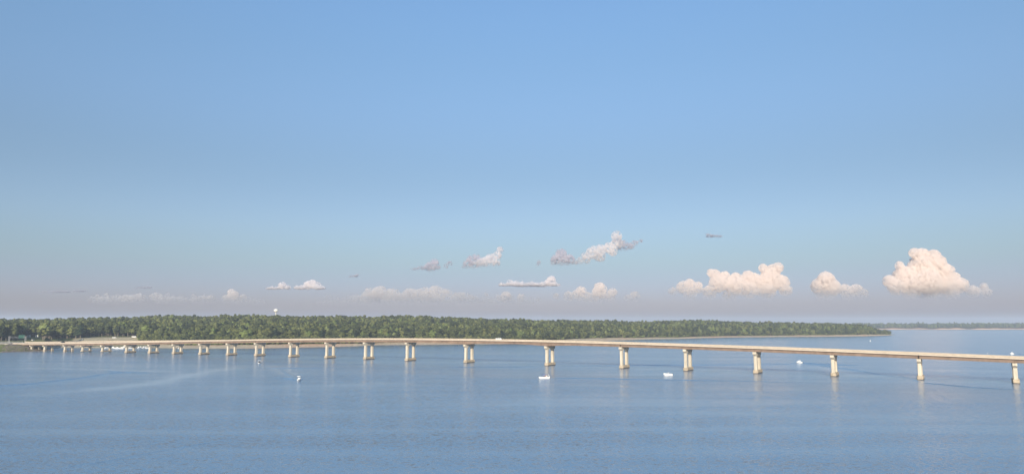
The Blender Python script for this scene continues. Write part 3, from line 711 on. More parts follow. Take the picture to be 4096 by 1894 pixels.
for c, kn, ki, s, rz in tree_specs:
    x, y, p = c[0], c[1], c[2]
    if p > 3350: zone = 'on the tip of the wooded point'; zz = zone
    elif p < PPX[-1]: zone = 'above the bridge abutment'; zz = zone
    else:
        k = max(i for i in range(len(PPX)) if PPX[i] > p) if p < PPX[0] else 0
        zone = 'beyond the bridge, left of the %s pier from the right' % ORD[k]; zz = 'left of the %s pier from the right' % ORD[k]
    cnt[(kn, zone)] = cnt.get((kn, zone), 0) + 1; q = cnt[(kn, zone)]
    nm, me, th = KINDS[ki]
    e = empty('tree', (x, y, land_h(x, y) - .3), rz); q_ = s * rt.uniform(1.0, 1.4); e.scale = (q_, q_, s)
    short = {'oak': 'tall green broadleaf tree', 'maple': 'round-crowned green tree', 'pine': 'dark pine', 'poplar': 'narrow yellow-green tree', 'sapling': 'low pale shrubby tree'}[kn]
    n_ = len(names[(kn, zone)])
    lab = '%s at wood edge %s' % (short, zz) if n_ == 1 else '%s %s at wood edge %s' % (ORD[q - 1], short, zz)
    tag(e, lab, 'tree', 'trees along the front edge of the wood')
    cr = link('crown', me, e); tk = link('trunk', TRM[th], e)
    first_crown.setdefault(ki, cr)
# everything behind: one wood
def instancer(name, pts_, objs, material=None):
    me = bpy.data.meshes.new(name); me.vertices.add(len(pts_))
    me.vertices.foreach_set('co', np.array([p[0] for p in pts_], dtype=np.float32).ravel())
    for nm, tp, k in (('rot', 'FLOAT', 1), ('scl', 'FLOAT', 2), ('zsc', 'FLOAT', 3), ('kind_id', 'INT', 4)):
        a = me.attributes.new(nm, tp, 'POINT'); a.data.foreach_set('value', np.array([p[k] for p in pts_], dtype=np.float32 if tp == 'FLOAT' else np.int32))
    o = link(name, me); ng = bpy.data.node_groups.new(name + '_instances', 'GeometryNodeTree')
    ng.interface.new_socket('Geometry', in_out='INPUT', socket_type='NodeSocketGeometry'); ng.interface.new_socket('Geometry', in_out='OUTPUT', socket_type='NodeSocketGeometry')
    N, L = ng.nodes, ng.links; gi = N.new('NodeGroupInput'); go = N.new('NodeGroupOutput'); jn = N.new('GeometryNodeJoinGeometry')
    def att(nm, dt):
        a = N.new('GeometryNodeInputNamedAttribute'); a.data_type = dt; a.inputs['Name'].default_value = nm; return a.outputs[0]
    cr_ = N.new('ShaderNodeCombineXYZ'); L.new(att('rot', 'FLOAT'), cr_.inputs[2])
    cs = N.new('ShaderNodeCombineXYZ'); sa = att('scl', 'FLOAT'); L.new(sa, cs.inputs[0]); L.new(sa, cs.inputs[1]); L.new(att('zsc', 'FLOAT'), cs.inputs[2])
    for k, ob in objs.items():
        obs = ob if isinstance(ob, (list, tuple)) else [ob]
        for ob1 in obs:
            ip = N.new('GeometryNodeInstanceOnPoints'); oi = N.new('GeometryNodeObjectInfo'); oi.inputs['Object'].default_value = ob1; oi.inputs['As Instance'].default_value = True
            cp = N.new('FunctionNodeCompare'); cp.data_type = 'INT'; cp.operation = 'EQUAL'; L.new(att('kind_id', 'INT'), cp.inputs['A'] if False else cp.inputs[2]); cp.inputs[3].default_value = k
            L.new(gi.outputs[0], ip.inputs['Points']); L.new(cp.outputs[0], ip.inputs['Selection']); L.new(oi.outputs['Geometry'], ip.inputs['Instance'])
            L.new(cr_.outputs[0], ip.inputs['Rotation']); L.new(cs.outputs[0], ip.inputs['Scale']); L.new(ip.outputs[0], jn.inputs[0])
    L.new(jn.outputs[0], go.inputs[0]); md = o.modifiers.new('instances', 'NODES'); md.node_group = ng
    return o
wp = []
for c in rest:
    kn = pick_kind(c, False); ki = KI[kn][rt.randint(len(KI[kn]))]; s = (rt.uniform(.72, 1.0) if rt.rand() < .85 else rt.uniform(1.0, 1.15)) * (.88 if kn == 'pine' else 1)
    s *= min(1, max(.5, (3580 - c[2]) / 110))
    wp.append(((c[0], c[1], land_h(c[0], c[1]) - .3), rt.uniform(0, 6.28), s * rt.uniform(.85, 1.25), s, ki))
objs = {}
for ki, cr in first_crown.items():
    objs[ki] = [cr] + [ch for ch in cr.parent.children if ch.name.startswith('trunk')]
wood = instancer('woods', wp, objs); tag(wood, 'dense green wood covering the hills behind the shore', 'woods', kind='stuff')
fp = []
for px in np.arange(3000, 5300, 3.2):
    for row in range(9):
        pp = px + rt.uniform(-2, 2); d = 24 + row * 13 + rt.uniform(-4, 4) + (120 if row == 8 else 0); D0 = far_D0(pp)
        ki = [k for k in first_crown][rt.randint(len(first_crown))]
        if KINDS[ki][0] == 'sapling': ki = KI['oak'][0]
        s = rt.uniform(.88, 1.05) * (1.2 if row == 8 else 1); fp.append(((dirx(pp) * (D0 + d), D0 + d, far_h(pp, d) - .3), rt.uniform(0, 6), s, s * rt.uniform(.95, 1.15), ki))
fw = instancer('far_woods', fp, objs); tag(fw, 'blue-green wood along the distant shore', 'woods', kind='stuff')

# bushes at the foot of the wood
bp_ = []
for k in range(4200):
    p = rt.uniform(560, 3560); yw, db, yb, dr, yt = prof(p); D = db * rt.uniform(.74, 1.15); y = depth_of(yw) + D; x = dirx(p) * y
    s = rt.uniform(.3, 1.05); bp_.append(((x, y, land_h(x, y) - .3), rt.uniform(0, 6), s, s * .8, KI['sapling'][rt.randint(2)] if rt.rand() < .35 else -1))
for k in range(1300):
    p = rt.uniform(-80, 640); yw, db, yb, dr, yt = prof(p); D = rt.uniform(12, db) if k < 250 else db * rt.uniform(.9, 1.25)
    if k >= 250 and clear(p, 0, D) and (330 < p < 570 or 80 < p < 172): continue; y = depth_of(yw) + D; x = dirx(p) * y
    if on_road(x, y, 11): continue
    s = rt.uniform(.2, .45) if k < 250 else rt.uniform(.5, 1.2); bp_.append(((x, y, land_h(x, y) - .2), rt.uniform(0, 6), s, s * .8, KI['sapling'][rt.randint(2)]))
if all(k in objs for k in KI['sapling']):
    bu = instancer('undergrowth', bp_, {**{k: objs[k][:1] for k in KI['sapling']}, -1: [first_crown[KI['maple'][0]]]}); tag(bu, 'low bushes between the beach and the wood', 'bushes', kind='stuff')

# ------------------------------------------------------------------ road on land, rip-rap, sign gantry
sweep_end = S_END + 320
road = sweep('road', S_END + 2.1, sweep_end, lambda s: [(HW - .4, ztop(s) - .6), (HW - .4, ztop(s) - .02), (-HW + .4, ztop(s) - .02), (-HW + .4, ztop(s) - .6)], M['asphalt'], None); tag(road, kind='structure')
for off, mm in ((5.3, 'paint_white'), (-5.3, 'paint_white'), (0.15, 'paint_yellow'), (-0.15, 'paint_yellow')):
    sweep('lane_line', S_END + 2.2, sweep_end, lambda s: [(off + .06, ztop(s) - .016), (off + .06, ztop(s) - .012), (off - .06, ztop(s) - .012), (off - .06, ztop(s) - .016)], M[mm], road, 12)
for sg, lb in ((1, 'near'), (-1, 'far')):
    gr = empty('guard_rail', frame_pt(S_END + 3, sg * 7.0, 0)); o0 = gr.location.copy()
    tag(gr, 'steel guard rail on the %s' % ('lake side of the approach road' if sg > 0 else 'wood side of the approach road'), 'guard rail', 'guard rails of the approach road')
    r_ = sweep('rail', S_END + 2.5, S_END + 120, lambda s: [(sg * 7.02, ztop(s) + .45), (sg * 7.02, ztop(s) + .78), (sg * 6.96, ztop(s) + .78), (sg * 6.96, ztop(s) + .45)], M['metal'], gr)
    r_.location = -o0
    pm = None
    for k in range(30):
        s = S_END + 3 + k * 3.9; q = Vector(frame_pt(s, sg * 6.86, ztop(s) - .5 + bank(s) * (HW - sg * 6.86))) - o0
        if pm is None: b_ = MB(); b_.box(-.08, .08, -.08, .08, 0, 1.25); po = b_.build('post', M['metal'], gr); pm = po.data
        else: po = link('post', pm, gr)
        po.location = q
# stones heaped on the bank under the bridge end, toned dark as the deck's shade
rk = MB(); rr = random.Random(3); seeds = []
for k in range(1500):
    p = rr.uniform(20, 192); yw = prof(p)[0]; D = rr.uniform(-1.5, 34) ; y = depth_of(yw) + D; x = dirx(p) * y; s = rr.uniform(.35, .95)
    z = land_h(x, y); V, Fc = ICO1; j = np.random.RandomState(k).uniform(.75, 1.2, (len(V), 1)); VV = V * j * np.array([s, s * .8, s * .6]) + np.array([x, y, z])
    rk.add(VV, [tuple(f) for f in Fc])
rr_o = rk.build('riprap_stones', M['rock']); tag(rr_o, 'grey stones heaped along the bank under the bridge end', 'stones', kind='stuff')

sgn = empty('sign_gantry', (0, 0, 0)); tag(sgn, 'overhead road sign gantry with a dull green panel above the approach road', 'road sign')
sA, sB = None, None
def gantry():
    A = at_depth(36, 1365, 842); B = at_depth(101, 1365, 836); zb = land_h(A.x, A.y) - .5
    sgn.location = (A.x, A.y, 0)
    for q in (A, B):
        for du in (-.65, .65):
            mb = MB(); z0 = land_h(q.x, q.y) - .5; top = zat(1343, q.y); mb.tube((q.x - A.x + du, q.y - A.y, z0), (q.x - A.x + du, q.y - A.y, top), .16); mb.build('gantry_post', M['metal'], sgn)
        mb = MB(); 
        for f in (.35, .65, .95): mb.tube((q.x - A.x - .65, q.y - A.y, z0 + (top - z0) * f), (q.x - A.x + .65, q.y - A.y, z0 + (top - z0) * f), .06, n=5)
        mb.build('post_brace', M['metal'], sgn)
    mb = MB(); za = zat(1345, A.y); zb_ = zat(1349.5, A.y); n = 12
    for z in (za, zb_): mb.tube((0, 0, z), (B.x - A.x, B.y - A.y, z), .09, n=5)
    for k in range(n):
        t0, t1 = k / n, (k + 1) / n; mb.tube(((B.x - A.x) * t0, (B.y - A.y) * t0, za if k % 2 else zb_), ((B.x - A.x) * t1, (B.y - A.y) * t1, zb_ if k % 2 else za), .05, n=4)
    mb.build('truss', M['metal'], sgn)
    mb = MB(); x0 = (76 - 36) / (101 - 36) * (B.x - A.x); x1 = (96 - 36) / (101 - 36) * (B.x - A.x); yy = (B.y - A.y) * .77; mb.box(x0, x1, yy - .5, yy - .4, zat(1351, A.y), zat(1338, A.y)); mb.build('sign_panel', M['sign_green'], sgn)
gantry()

# ------------------------------------------------------------------ water tower, sheds, roofs
wt = at_depth(1102, 1290, 2050); zc = zat(1241, 2050); rw = 17.5 / 2 / F * 2050
tw = empty('water_tower', (wt.x, wt.y, 0)); tag(tw, 'white ball-topped water tower rising behind the wooded ridge', 'water tower')
mb = MB(); mb.lathe([(2.2, 20), (1.25, 30), (1.2, zc - rw * .9), (2.0, zc - rw * .7)], 20); mb.build('stem', M['offwhite'], tw, True)
mb = MB(); mb.lathe([(1.2, zc - rw * .86), (rw * .55, zc - rw * .62), (rw * .9, zc - rw * .28), (rw, zc + rw * .05), (rw * .93, zc + rw * .35), (rw * .68, zc + rw * .6), (rw * .35, zc + rw * .73), (.4, zc + rw * .77)], 28); mb.build('tank', M['offwhite'], tw, True)
mb = MB(); mb.lathe([(.8, zc + rw * .77), (.8, zc + rw * .92), (.5, zc + rw * .95)], 12); mb.build('vent', M['offwhite'], tw)
mb = MB(); mb.box(-.55 * rw, .05 * rw, -rw * .99, -rw * .93, zc - rw * .02, zc + rw * .02); 
mb = MB(); mb.tube((1.35, -.2, 25), (1.35, -.2, zc - rw * .6), .08, n=5); mb.build('ladder', M['metal'], tw)

def on_land(px, row):
    d = ray(px, row); Y0 = depth_of(prof(px)[0]); best = None
    for Y in np.arange(Y0 + 2, Y0 + 420, 1.0):
        z = CAMH + d[2] / d[1] * Y; x = d[0] / d[1] * Y
        if z <= land_h(x, Y): return Vector((x, Y, land_h(x, Y)))
        if best is None or z - land_h(x, Y) < best[0]: best = (z - land_h(x, Y), Vector((x, Y, land_h(x, Y))))
    return best[1]
def shed(px, ybase, Y, w_, h_, d_, label, roofmat='offwhite', wallmat='offwhite', rz=0.0, grp=None, roof_h=.25):
    b = on_land(px, ybase); zg = b.z; print('shed', px, b); e = empty('shed', (b.x, b.y, b.z), rz); tag(e, label, 'building', grp)
    mb = MB(); mb.box(-w_ / 2, w_ / 2, -d_ / 2, d_ / 2, min(0, zg - b.z - .5), h_); mb.build('wall', M[wallmat], e)
    mb = MB(); mb.prism([(-w_ / 2 - .25, h_), (w_ / 2 + .25, h_), (0, h_ + roof_h * w_)], 1, -d_ / 2 - .3, d_ / 2 + .3); mb.build('roof', M[roofmat], e)
    mb = MB(); mb.box(-.45, .45, -d_ / 2 - .05, -d_ / 2 - .003, .05, min(2.1, h_ * .8)); mb.build('door', M['dark'], e)
    return e
shed(116, 1347, 975, 3.5, 2.6, 3, 'smaller white shed at the wood edge, nearer the sign gantry', 'offwhite', roof_h=.06)
shed(149, 1347, 975, 4.0, 2.7, 3, 'white shed at the wood edge, right of its smaller twin', 'offwhite', roof_h=.06)
shed(131, 1360, 830, 2.0, 1.0, 3, 'small grey-roofed hut just beyond the bridge deck', 'roof', 'offwhite')
shed(328, 1358, 900, 2.0, 1.3, 2, 'tiny cream kiosk beyond the bridge, below dark trees', 'offwhite', roof_h=.08)
hs = at_depth(831, 1269, 1720)
e = empty('house', (hs.x, hs.y, hs.z - 6)); tag(e, 'white house roof showing among treetops on the ridge', 'house')
mb = MB(); mb.box(-4, 4, -3, 3, -14, 5.5); mb.build('wall', M['offwhite'], e); mb = MB(); mb.prism([(-4.5, 5.5), (4.5, 5.5), (1.5, 8.5), (-1.5, 8.5)], 1, -3.3, 3.3); mb.build('roof', M['offwhite'], e)
mb = MB(); mb.box(-.8, .8, -3.06, -3.003, 3, 4.6); mb.build('window', M['glass'], e)

# ------------------------------------------------------------------ vehicles
def car(name, label, body, loc, rz, L=4.8, Hh=1.5, van=False, grp=None):
    e = empty(name, loc, rz); tag(e, label, 'car', grp); Wd = 1.85
    if van: pr = [(-L / 2, .35), (-L / 2, Hh * .92), (-L / 2 + .3, Hh), (L / 2 - 1.6, Hh), (L / 2 - .95, Hh * .62), (L / 2 - .05, Hh * .5), (L / 2, .35)]
    else: pr = [(-L / 2, .35), (-L / 2, .85), (-L / 2 + .6, .95), (-L / 2 + 1.1, Hh), (L / 2 - 1.9, Hh), (L / 2 - 1.2, .95), (L / 2 - .1, .8), (L / 2, .35)]
    mb = MB(); mb.prism(pr, 1, -Wd / 2, Wd / 2); mb.build('body', M[body], e)
    mb = MB()
    for sy in (-1, 1):
        y0 = sy * (Wd / 2 + .003); y1 = sy * (Wd / 2 + .02)
        for a, b in ((-.42, -.08), (-.05, .22)):
            mb.box(a * L, b * L, min(y0, y1), max(y0, y1), Hh * .64, Hh * .9)
    mb.build('side_window', M['glass'], e)
    for sx in (-1, 1):
        for sy in (-1, 1):
            w_ = MB(); w_.tube((sx * L * .32, sy * (Wd / 2 - .2), .34), (sx * L * .32, sy * (Wd / 2 + .03), .34), .34, n=14); wh = w_.build('wheel', M['dark'], e)
    return e
def deck_at(px, off):
    best = min(np.arange(-60, S_END, 1.0), key=lambda s: abs(proj(frame_pt(s, off, ztop(s) + .5))[0] - px)); t = tang(best)
    return frame_pt(best, off, ztop(best) + .02 + bank(best) * (HW - off)), math.atan2(-t[1], -t[0])
l_, a_ = deck_at(1996, -1.9); car('van', 'white van crossing the bridge near its crest, left of the haunched main span', 'white', l_, a_, 5.3, 2.0, True)
l_, a_ = deck_at(2013, -2.6); car('car', 'small tan car following beside the white van on the bridge', 'concrete_tan', l_, a_, 4.0, 1.4)
l_, a_ = deck_at(250, -2.0); car('car', 'dark car on the low shore end of the bridge', 'dark', l_, a_ + math.pi, 4.6, 1.5)
def shore_car(px, Y, label, body, rz, **k):
    q = on_land(px, Y); print('car', px, q); return car('car', label, body, q, rz, **k)
shore_car(458, 1352, 'white van parked below the dark trees beyond the bridge', 'white', .3, Hh=1.9, van=True)
shore_car(440, 1359, 'tan car parked nearest the bridge on the cleared shore slope', 'concrete_tan', .2)
shore_car(537, 1350, 'white van parked on the cleared slope, furthest to the right', 'white', .1, Hh=2.0, van=True, L=6)
shore_car(572, 1351, 'long pale vehicle parked beside the trees on the slope', 'offwhite', .1, Hh=2.0, van=True, L=7)

# ------------------------------------------------------------------ boats
def hull_mb(L, B, Hh, flare=.8, bow=1.0, sheer=.35, st=14):
    mb = MB(); V = []; n = 9
    for i in range(st + 1):
        t = i / st; x = -L / 2 + L * t; k = 1 - max(0, (t - .45) / .55) ** 2.2; b = B / 2 * (.92 + .08 * min(1, t * 3)) * max(k, .02)
        top = Hh * (1 + sheer * t ** 2); kz = -.25 + (.25 + Hh * .55) * max(0, (t - .72) / .28) ** 2
        sec = [(b, top), (b * .97, top * .72), (b * flare, kz + (top - kz) * .3), (b * .4, kz + (top - kz) * .08), (0, kz)]
        sec = sec + [(-p, q) for p, q in sec[-2::-1]]
        V += [(x, p, q) for p, q in sec]
    n = 9; Fs = []
    for i in range(st):
        for j in range(n - 1): Fs.append((i * n + j, i * n + j + 1, (i + 1) * n + j + 1, (i + 1) * n + j))
        Fs.append((i * n + n - 1, i * n, (i + 1) * n, (i + 1) * n + n - 1))
    Fs.append(tuple(range(n))); Fs.append(tuple(range(st * n, (st + 1) * n))[::-1])
    mb.add(V, Fs); return mb
def person(loc, rz, shirt, label, seated=True):
    e = empty('person', loc, rz); tag(e, label, 'person')
    me = bpy.data.meshes.new('body')
    hip = .45 if seated else .9
    J = [((0, 0, hip), .15), ((0, 0, hip + .28), .15), ((0, 0, hip + .48), .16), ((0, 0, hip + .58), .06), ((.02, 0, hip + .72), .10), ((.02, 0, hip + .80), .085)]
    ed = [(0, 1), (1, 2), (2, 3), (3, 4), (4, 5)]
    def chain(root, pts):
        k = root
        for p, r_ in pts: J.append((p, r_)); ed.append((k, len(J) - 1)); k = len(J) - 1
    for sy in (-1, 1):
        chain(2, [((.0, sy * .2, hip + .5), .065), ((.08, sy * .25, hip + .25), .05), ((.3, sy * .18, hip + .2), .04), ((.37, sy * .17, hip + .2), .035)])
        if seated: chain(0, [((.08, sy * .11, hip), .095), ((.45, sy * .13, hip + .02), .075), ((.47, sy * .13, .1), .05), ((.62, sy * .13, .05), .04)])
        else: chain(0, [((0, sy * .1, hip - .08), .095), ((.03, sy * .11, .48), .07), ((0, sy * .11, .1), .05), ((.14, sy * .11, .05), .04)])
    me.from_pydata([j[0] for j in J], ed, []); o = link('body', me, e, M[shirt])
    sk = o.modifiers.new('skin', 'SKIN'); sb_ = o.modifiers.new('sub', 'SUBSURF'); sb_.levels = sb_.render_levels = 1
    for i, j in enumerate(J): me.skin_vertices[0].data[i].radius = (j[1], j[1])
    me.skin_vertices[0].data[0].use_root = True
    hd = MB(); V, Fc = ICO2; hd.add(V * np.array([.105, .085, .13]) + np.array([.03, 0, hip + .76]), [tuple(f) for f in Fc]); hd.build('head', M['skin'], e, True)
    return e
def boat(kind, label, loc, rz, L, B, Hh, grp=None, top='white', parts=True):
    e = empty('boat', loc, rz); tag(e, label, 'boat', grp)
    hull_mb(L, B, Hh).build('hull', M['white'], e, False)
    mb = MB(); mb.prism([(-L * .40, -B * .36), (L * .10, -B * .36), (L * .16, 0), (L * .10, B * .36), (-L * .40, B * .36)], 2, Hh * 1.0, Hh * 1.0 + .03) if kind != 'flat' else None
    if kind == 'flat': mb.box(-L * .38, L * .1, -B * .3, B * .3, Hh + .01, Hh + .05)
    mb.build('cockpit_floor', M['offwhite'], e)
    if kind in ('runabout', 'console', 'tower'):
        x0 = L * (.0 if kind == 'runabout' else -.08)
        mb = MB(); mb.prism([(x0 - .05, Hh + .03), (x0 + .55, Hh + .03), (x0 + .12, Hh + .55)], 1, -B * (.36 if kind == 'runabout' else .2), B * (.36 if kind == 'runabout' else .2)); mb.build('windshield', M['glass'] if kind == 'runabout' else M['white'], e)
        hb = 1.35 if kind == 'runabout' else 1.7
        mb = MB(); xa, xb = -L * .28, L * .08
        for xx, lean in ((xa, .12), (xb, -.25)):
            for sy in (-1, 1): mb.tube((xx, sy * B * .36, Hh), (xx + lean, sy * B * .33, Hh + hb), .035, n=6)
        mb.build('top_frame', M['metal'], e)
        mb = MB(); pr = [(xa - .25, Hh + hb - .12), (xa + .2, Hh + hb + .13), (xb, Hh + hb + .17), (xb + .45, Hh + hb - .1), (xb - .1, Hh + hb + .06), (xa + .3, Hh + hb + .03)]
        mb.prism(pr, 1, -B * .38, B * .38); mb.build('bimini_top', M[top], e)
        mb = MB(); mb.box(-L * .27, -L * .12, -B * .3, B * .3, Hh, Hh + .42); mb.box(-L * .29, -L * .27, -B * .3, B * .3, Hh, Hh + .85); mb.build('seat', M['offwhite'], e)
    if kind == 'cabin':
        mb = MB(); mb.prism([(-L * .2, Hh), (-L * .16, Hh + 1.3), (L * .08, Hh + 1.3), (L * .2, Hh + .55), (L * .34, Hh + .35), (L * .36, Hh)], 1, -B * .3, B * .3); mb.build('cabin', M['white'], e)
        mb = MB(); mb.box(-L * .13, L * .06, -B * .305, B * .305, Hh + .7, Hh + 1.1); mb.build('cabin_window', M['glass'], e)
    if kind == 'pontoon':
        mb = MB()
        for xx in (-L * .35, L * .3):
            for sy in (-1, 1): mb.tube((xx, sy * B * .45, Hh), (xx, sy * B * .42, Hh + 1.6), .05, n=6)
        mb.build('top_frame', M['white'], e)
        mb = MB(); mb.prism([(-B * .5, Hh + 1.58), (-B * .3, Hh + 1.8), (B * .3, Hh + 1.8), (B * .5, Hh + 1.58), (B * .3, Hh + 1.7), (-B * .3, Hh + 1.7)], 0, -L * .4, L * .35); mb.build('canopy', M[top], e)
        mb = MB(); mb.box(-L * .3, -L * .1, -B * .38, B * .38, Hh + .03, Hh + .6); mb.box(L * .02, L * .12, -B * .1, B * .25, Hh + .03, Hh + .9); mb.build('seat', M['dark'], e)
    if parts:
        mb = MB(); mb.box(-L / 2 - .35, -L / 2 - .02, -.16, .16, Hh * .5, Hh + .42); mb.box(-L / 2 - .28, -L / 2 - .1, -.06, .06, -.6, Hh * .5); mb.build('outboard_motor', M['dark'] if kind != 'runabout' else M['white'], e)
        mb = MB(); mb.tube((L * .18, -B * .38, Hh * 1.02), (L * .47, -.08, Hh * 1.55), .025, n=5); mb.tube((L * .18, B * .38, Hh * 1.02), (L * .47, .08, Hh * 1.55), .025, n=5); mb.build('bow_rail', M['metal'], e)
    return e
def wloc(px, py): return at_water(px, py)
b3 = boat('runabout', 'white runabout under a blue bimini top, trailing a dark wake in front of the bridge', wloc(2176, 1512), R(196), 6.3, 2.4, .78, top='blue')
hm = MB(); hm.tube((-2.9, 0, .9), (-2.9, 0, 2.3), .05, n=6); hm.box(-2.95, -2.85, -.3, .3, 1.7, 2.3); hm.build('ski_pylon', M['white'], b3)
person(b3.matrix_basis @ Vector((-.9, .35, .55)), R(196), 'red', 'person in red seated at the helm of the blue-topped runabout')
boat('console', 'small white boat under a white top heading straight towards us, leaving V-shaped wake', wloc(1195, 1521), R(-82), 5.6, 2.1, .75, top='white')
boat('pontoon', 'small white boat with arched white canopy stopped near the bridge piers', wloc(1037, 1452), R(-70), 5.5, 2.35, .55, top='white')
b4 = boat('flat', 'low plain white boat lying broadside between two piers, no top', wloc(2672, 1500), R(178), 5.3, 2.2, 1.05)
person(b4.matrix_basis @ Vector((-.3, .0, .78)), R(178), 'offwhite', 'person in pale clothes seated low in the plain white boat')
boat('cabin', 'white motorboat beyond the right-hand piers with long spreading wake behind it', wloc(3198, 1450), R(150), 4.6, 2.2, .8)
boat('cabin', 'white motorboat beyond the bridge at far right, just above the deck', wloc(4048, 1414.5), R(165), 3.6, 1.8, .6)
def buoy(px, py, label, m='white', s=1.0):
    p = at_water(px, py); e = empty('buoy', p); tag(e, label, 'buoy', 'buoys')
    mb = MB(); mb.lathe([(.3 * s, -.4), (.42 * s, 0), (.42 * s, .5 * s), (.25 * s, .9 * s), (.2 * s, 1.7 * s), (.05, 1.8 * s)], 12); mb.build('float', M[m], e)
    mb = MB(); mb.lathe([(.23 * s, 1.2 * s), (.24 * s, 1.4 * s)], 12); mb.build('band', M['orange'], e)
buoy(3951, 1413, 'pale buoy on the water above the bridge deck at right', s=.6)
buoy(3481, 1364, 'pale buoy far off on the open water near the point', s=1.6)
buoy(714, 1393, 'small pale buoy close to the beach, seen between two piers')

# marina in the cove behind the left piers
mr = random.Random(11)
MB_ = [(418, 1391.5, 5, 0.2, 'cabin'), (436, 1391, 5.5, .4, 'runabout'), (452, 1390.5, 6, 2.9, 'cabin'), (468, 1393, 7, .1, 'cabin'), (486, 1393.5, 6.5, 3.0, 'runabout'), (497, 1389.5, 8, .2, 'cabin'),
       (519, 1391.5, 5, .6, 'runabout'), (529, 1392, 5.5, .5, 'pontoon'), (556, 1391, 5, 1.2, 'cabin'), (566, 1390, 6, 1.3, 'runabout'), (577, 1390.5, 6, 1.1, 'cabin'), (590, 1391, 5.5, .2, 'pontoon')]
MLAB = ['leftmost moored', 'second moored', 'third moored', 'long low moored', 'fifth moored, open', 'largest moored', 'small moored, open', 'canopied moored', 'small cabin, moored', 'open moored', 'cabin, moored beside the dock', 'rightmost canopied moored']
for k, (px, py, L, a, kd) in enumerate(MB_):
    boat(kd, '%s white boat in the marina cove, %s from the left' % (MLAB[k].replace(', moored', ''), ORD[k]), wloc(px, py), a, L, 2.2, .8, 'boats moored in the marina', parts=False)
dk = empty('dock', wloc(520, 1389.5)); tag(dk, 'long low timber dock behind the moored boats', 'dock'); o0 = dk.location
mb = MB(); mb.box(-36, 28, -1.2, 1.2, .45, .65); mb.build('walkway', M['wood'], dk)
for k in range(14):
    mb = MB(); mb.tube((-35 + k * 4.8, -1.25, -1), (-35 + k * 4.8, -1.25, 1.6 + mr.random()), .14, n=7); mb.build('pile', M['wood'], dk)
for k in range(6):
    q = wloc(552 + k * 8, 1390 - k * .2); e = empty('mast', (q.x, q.y, 0)); tag(e, 'bare mast at the marina dock, %s from the left' % ORD[k], 'mast', 'masts in the marina')
    mb = MB(); mb.tube((0, 0, -.5), (0, 0, 3.2 + mr.random() * 2), .09, .05, 6); mb.build('pole', M['metal'], e)

# ------------------------------------------------------------------ clouds: real vapour, built far off where they stand; grey ones have shade in their colour
def cloud_mat(name, dens, zlo, zhi, col=(1, 1, 1), nscale=.006, ncut=.0, aniso=0.2):
    m = bpy.data.materials.new(name); m.use_nodes = True; n = m.node_tree.nodes; l = m.node_tree.links; n.clear()
    o = n.new('ShaderNodeOutputMaterial'); v = n.new('ShaderNodeVolumePrincipled'); v.inputs['Color'].default_value = (*col, 1); v.inputs['Anisotropy'].default_value = aniso; v.inputs['Density Attribute'].default_value = ''
    g = n.new('ShaderNodeNewGeometry'); sp = n.new('ShaderNodeSeparateXYZ'); l.new(g.outputs['Position'], sp.inputs[0])
    mr_ = n.new('ShaderNodeMapRange'); mr_.interpolation_type = 'SMOOTHSTEP'; mr_.inputs[1].default_value = zlo; mr_.inputs[2].default_value = zhi; l.new(sp.outputs['Z'], mr_.inputs[0])
    pw = n.new('ShaderNodeMath'); pw.operation = 'POWER'; l.new(mr_.outputs[0], pw.inputs[0]); pw.inputs[1].default_value = 2.6; last = pw.outputs[0]
    if ncut > 0:
        ns = n.new('ShaderNodeTexNoise'); ns.inputs['Scale'].default_value = nscale; ns.inputs['Detail'].default_value = 7; ns.inputs['Roughness'].default_value = .68; l.new(g.outputs['Position'], ns.inputs['Vector'])
        r2 = n.new('ShaderNodeMapRange'); r2.inputs[1].default_value = .45 if ncut < .7 else .49; r2.inputs[2].default_value = .62; r2.inputs[3].default_value = 0; r2.inputs[4].default_value = 2.6; l.new(ns.outputs[0], r2.inputs[0])
        m2 = n.new('ShaderNodeMath'); m2.operation = 'MULTIPLY'; l.new(last, m2.inputs[0]); l.new(r2.outputs[0], m2.inputs[1]); last = m2.outputs[0]
    m3 = n.new('ShaderNodeMath'); m3.operation = 'MULTIPLY'; l.new(last, m3.inputs[0]); m3.inputs[1].default_value = dens
    l.new(m3.outputs[0], v.inputs['Density']); l.new(v.outputs[0], o.inputs['Volume'])
    return m
